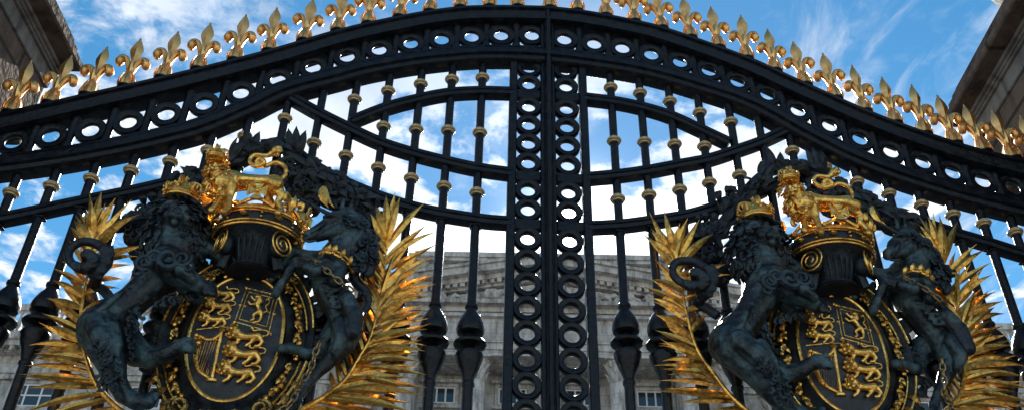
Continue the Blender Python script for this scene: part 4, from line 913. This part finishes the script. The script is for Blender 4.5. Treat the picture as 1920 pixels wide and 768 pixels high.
# ------------------------------------------------------------------ sky, clouds, sun
sd = ray(1067, 422); sd = sd/np.linalg.norm(sd)
SEL = math.asin(sd[2]); SAZ = math.atan2(sd[0], sd[1])      # azimuth from +Y toward +X
w = bpy.data.worlds.new('World'); sc.world = w; w.use_nodes = True
nt = w.node_tree; N = nt.nodes; L = nt.links; N.clear()
out = N.new('ShaderNodeOutputWorld'); bg = N.new('ShaderNodeBackground'); bg.inputs['Strength'].default_value = .12; L.new(bg.outputs[0], out.inputs[0])
sky = N.new('ShaderNodeTexSky'); sky.sky_type = 'NISHITA'; sky.sun_disc = False; sky.sun_elevation = SEL; sky.sun_rotation = SAZ
sky.air_density = 1.0; sky.dust_density = .05; sky.ozone_density = 1.2
hs = N.new('ShaderNodeHueSaturation'); hs.inputs['Saturation'].default_value = 1.34; hs.inputs['Value'].default_value = .93; hs.inputs['Hue'].default_value = .487; L.new(sky.outputs[0], hs.inputs['Color'])
tc = N.new('ShaderNodeTexCoord'); sep = N.new('ShaderNodeSeparateXYZ'); L.new(tc.outputs['Generated'], sep.inputs[0])
def M(op, a, b=None, clamp=False):
    n = N.new('ShaderNodeMath'); n.operation = op; n.use_clamp = clamp
    for i, v in enumerate((a, b)):
        if v is None: continue
        if isinstance(v, (int, float)): n.inputs[i].default_value = v
        else: L.new(v, n.inputs[i])
    return n.outputs[0]
def MR(v, a, b, c=0., d=1., sm=True):
    n = N.new('ShaderNodeMapRange'); n.interpolation_type = 'SMOOTHSTEP' if sm else 'LINEAR'
    for i, q in enumerate((a, b, c, d)): n.inputs[i+1].default_value = q
    L.new(v, n.inputs[0]); return n.outputs[0]
zc_ = M('MAXIMUM', sep.outputs[2], .06); U = M('DIVIDE', sep.outputs[0], zc_); V = M('DIVIDE', sep.outputs[1], zc_)
cb = N.new('ShaderNodeCombineXYZ'); L.new(U, cb.inputs[0]); L.new(V, cb.inputs[1])
def noise(scale, detail, rough, vec=None, dist=0., rot=None, sc3=None, loc=None):
    n = N.new('ShaderNodeTexNoise'); n.inputs['Scale'].default_value = scale; n.inputs['Detail'].default_value = detail; n.inputs['Roughness'].default_value = rough; n.inputs['Distortion'].default_value = dist
    mp = N.new('ShaderNodeMapping')
    if rot is not None: mp.inputs['Rotation'].default_value = (0, 0, rot)
    if sc3: mp.inputs['Scale'].default_value = sc3
    if loc: mp.inputs['Location'].default_value = loc
    L.new(cb.outputs[0], mp.inputs[0]); L.new(mp.outputs[0], n.inputs['Vector']); return n.outputs['Fac']
puff = noise(9, 9, .60, loc=(3.1, 1.7, 0), dist=.3); patch = noise(2.1, 4, .5, loc=(.4, 2.2, 0)); big = noise(3.4, 10, .58, loc=(1.3, .2, 0), dist=.2)
wisp = noise(3.2, 10, .62, rot=rad(28), sc3=(2.6, .9, 1), dist=.8, loc=(.6, 0, 0))
# small broken clouds to the left and overhead
leftm = MR(U, -.15, -.75); m_left = M('MULTIPLY', MR(M('ADD', puff, M('MULTIPLY', patch, .45)), .70, .90), M('ADD', M('MULTIPLY', leftm, .75), .15))
# streaked high cloud to the right
rightm = MR(U, .15, .6); m_right = M('MULTIPLY', M('MULTIPLY', MR(M('ADD', wisp, M('MULTIPLY', patch, .3)), .60, .95), .85), rightm)
# heaped cloud low down round the sun
dot = N.new('ShaderNodeVectorMath'); dot.operation = 'DOT_PRODUCT'; L.new(tc.outputs['Generated'], dot.inputs[0]); dot.inputs[1].default_value = tuple(sd)
near = MR(dot.outputs['Value'], math.cos(rad(24)), math.cos(rad(4)))
m_big = MR(M('ADD', big, M('MULTIPLY', near, .09)), .545, .62)
lown = MR(sep.outputs[2], .55, .82, 1, 0); m_big = M('MULTIPLY', m_big, lown)
cl = M('MAXIMUM', M('MAXIMUM', m_left, m_right), m_big, True)
# light scattered forward through thin cloud and air close to the sun
g1 = M('POWER', M('MAXIMUM', dot.outputs['Value'], 0), 60.); g2 = M('POWER', M('MAXIMUM', dot.outputs['Value'], 0), 900.); g3 = M('POWER', M('MAXIMUM', dot.outputs['Value'], 0), 12000.)
shade = MR(noise(5.5, 6, .55, loc=(2.2, .9, 0)), .35, .65, .80, 1.08)
lum = M('MULTIPLY', M('ADD', M('ADD', 7.6, M('MULTIPLY', g1, 4.)), M('MULTIPLY', g2, 14.)), shade)
cc = N.new('ShaderNodeCombineColor')
L.new(M('MULTIPLY', lum, .99), cc.inputs[0]); L.new(lum, cc.inputs[1]); L.new(M('MULTIPLY', lum, 1.01), cc.inputs[2])
mx = N.new('ShaderNodeMix'); mx.data_type = 'RGBA'; L.new(cl, mx.inputs[0]); L.new(hs.outputs[0], mx.inputs[6]); L.new(cc.outputs[0], mx.inputs[7])
gl = N.new('ShaderNodeVectorMath'); gl.operation = 'SCALE'; gl.inputs[0].default_value = (1, .98, .93); L.new(M('ADD', M('MULTIPLY', g2, 9.), M('MULTIPLY', g3, 300.)), gl.inputs['Scale'])
ad = N.new('ShaderNodeVectorMath'); ad.operation = 'ADD'; L.new(mx.outputs[2], ad.inputs[0]); L.new(gl.outputs[0], ad.inputs[1]); L.new(ad.outputs[0], bg.inputs['Color'])

sl = bpy.data.lights.new('sun', 'SUN'); sl.energy = 5.0; sl.angle = rad(.53); sl.color = (1, .93, .82)
so = bpy.data.objects.new('sun', sl); COL.objects.link(so); so.location = (0, 0, 60)
so.rotation_euler = Vector(tuple(sd)).to_track_quat('Z', 'Y').to_euler()

# ------------------------------------------------------------------ camera and output
cam = bpy.data.cameras.new('camera'); cam.sensor_width = 36; cam.lens = FPX/1920*36; cam.clip_end = 3000; cam.clip_start = .05
co = bpy.data.objects.new('camera', cam); COL.objects.link(co); sc.camera = co
r = rad(ROLL)
Xr = Vector(CX*math.cos(r)+CU*math.sin(r)*1.0); 
# image right axis / up axis in the world, from the survey model
right = CX*math.cos(r)+CU*math.sin(r); upv = -CX*math.sin(r)+CU*math.cos(r)
mw = Matrix(((right[0], upv[0], -CF[0], 0), (right[1], upv[1], -CF[1], 0), (right[2], upv[2], -CF[2], 1.6), (0, 0, 0, 1)))
co.matrix_world = mw
sc.render.engine = 'CYCLES'; sc.view_settings.view_transform = 'Standard'; sc.view_settings.look = 'None'; sc.view_settings.gamma = 1; sc.view_settings.use_curve_mapping = False
sc.view_settings.exposure = 0.55
sc.cycles.max_bounces = 8; sc.cycles.use_denoising = True
sc.render.resolution_x = 1024; sc.render.resolution_y = 409
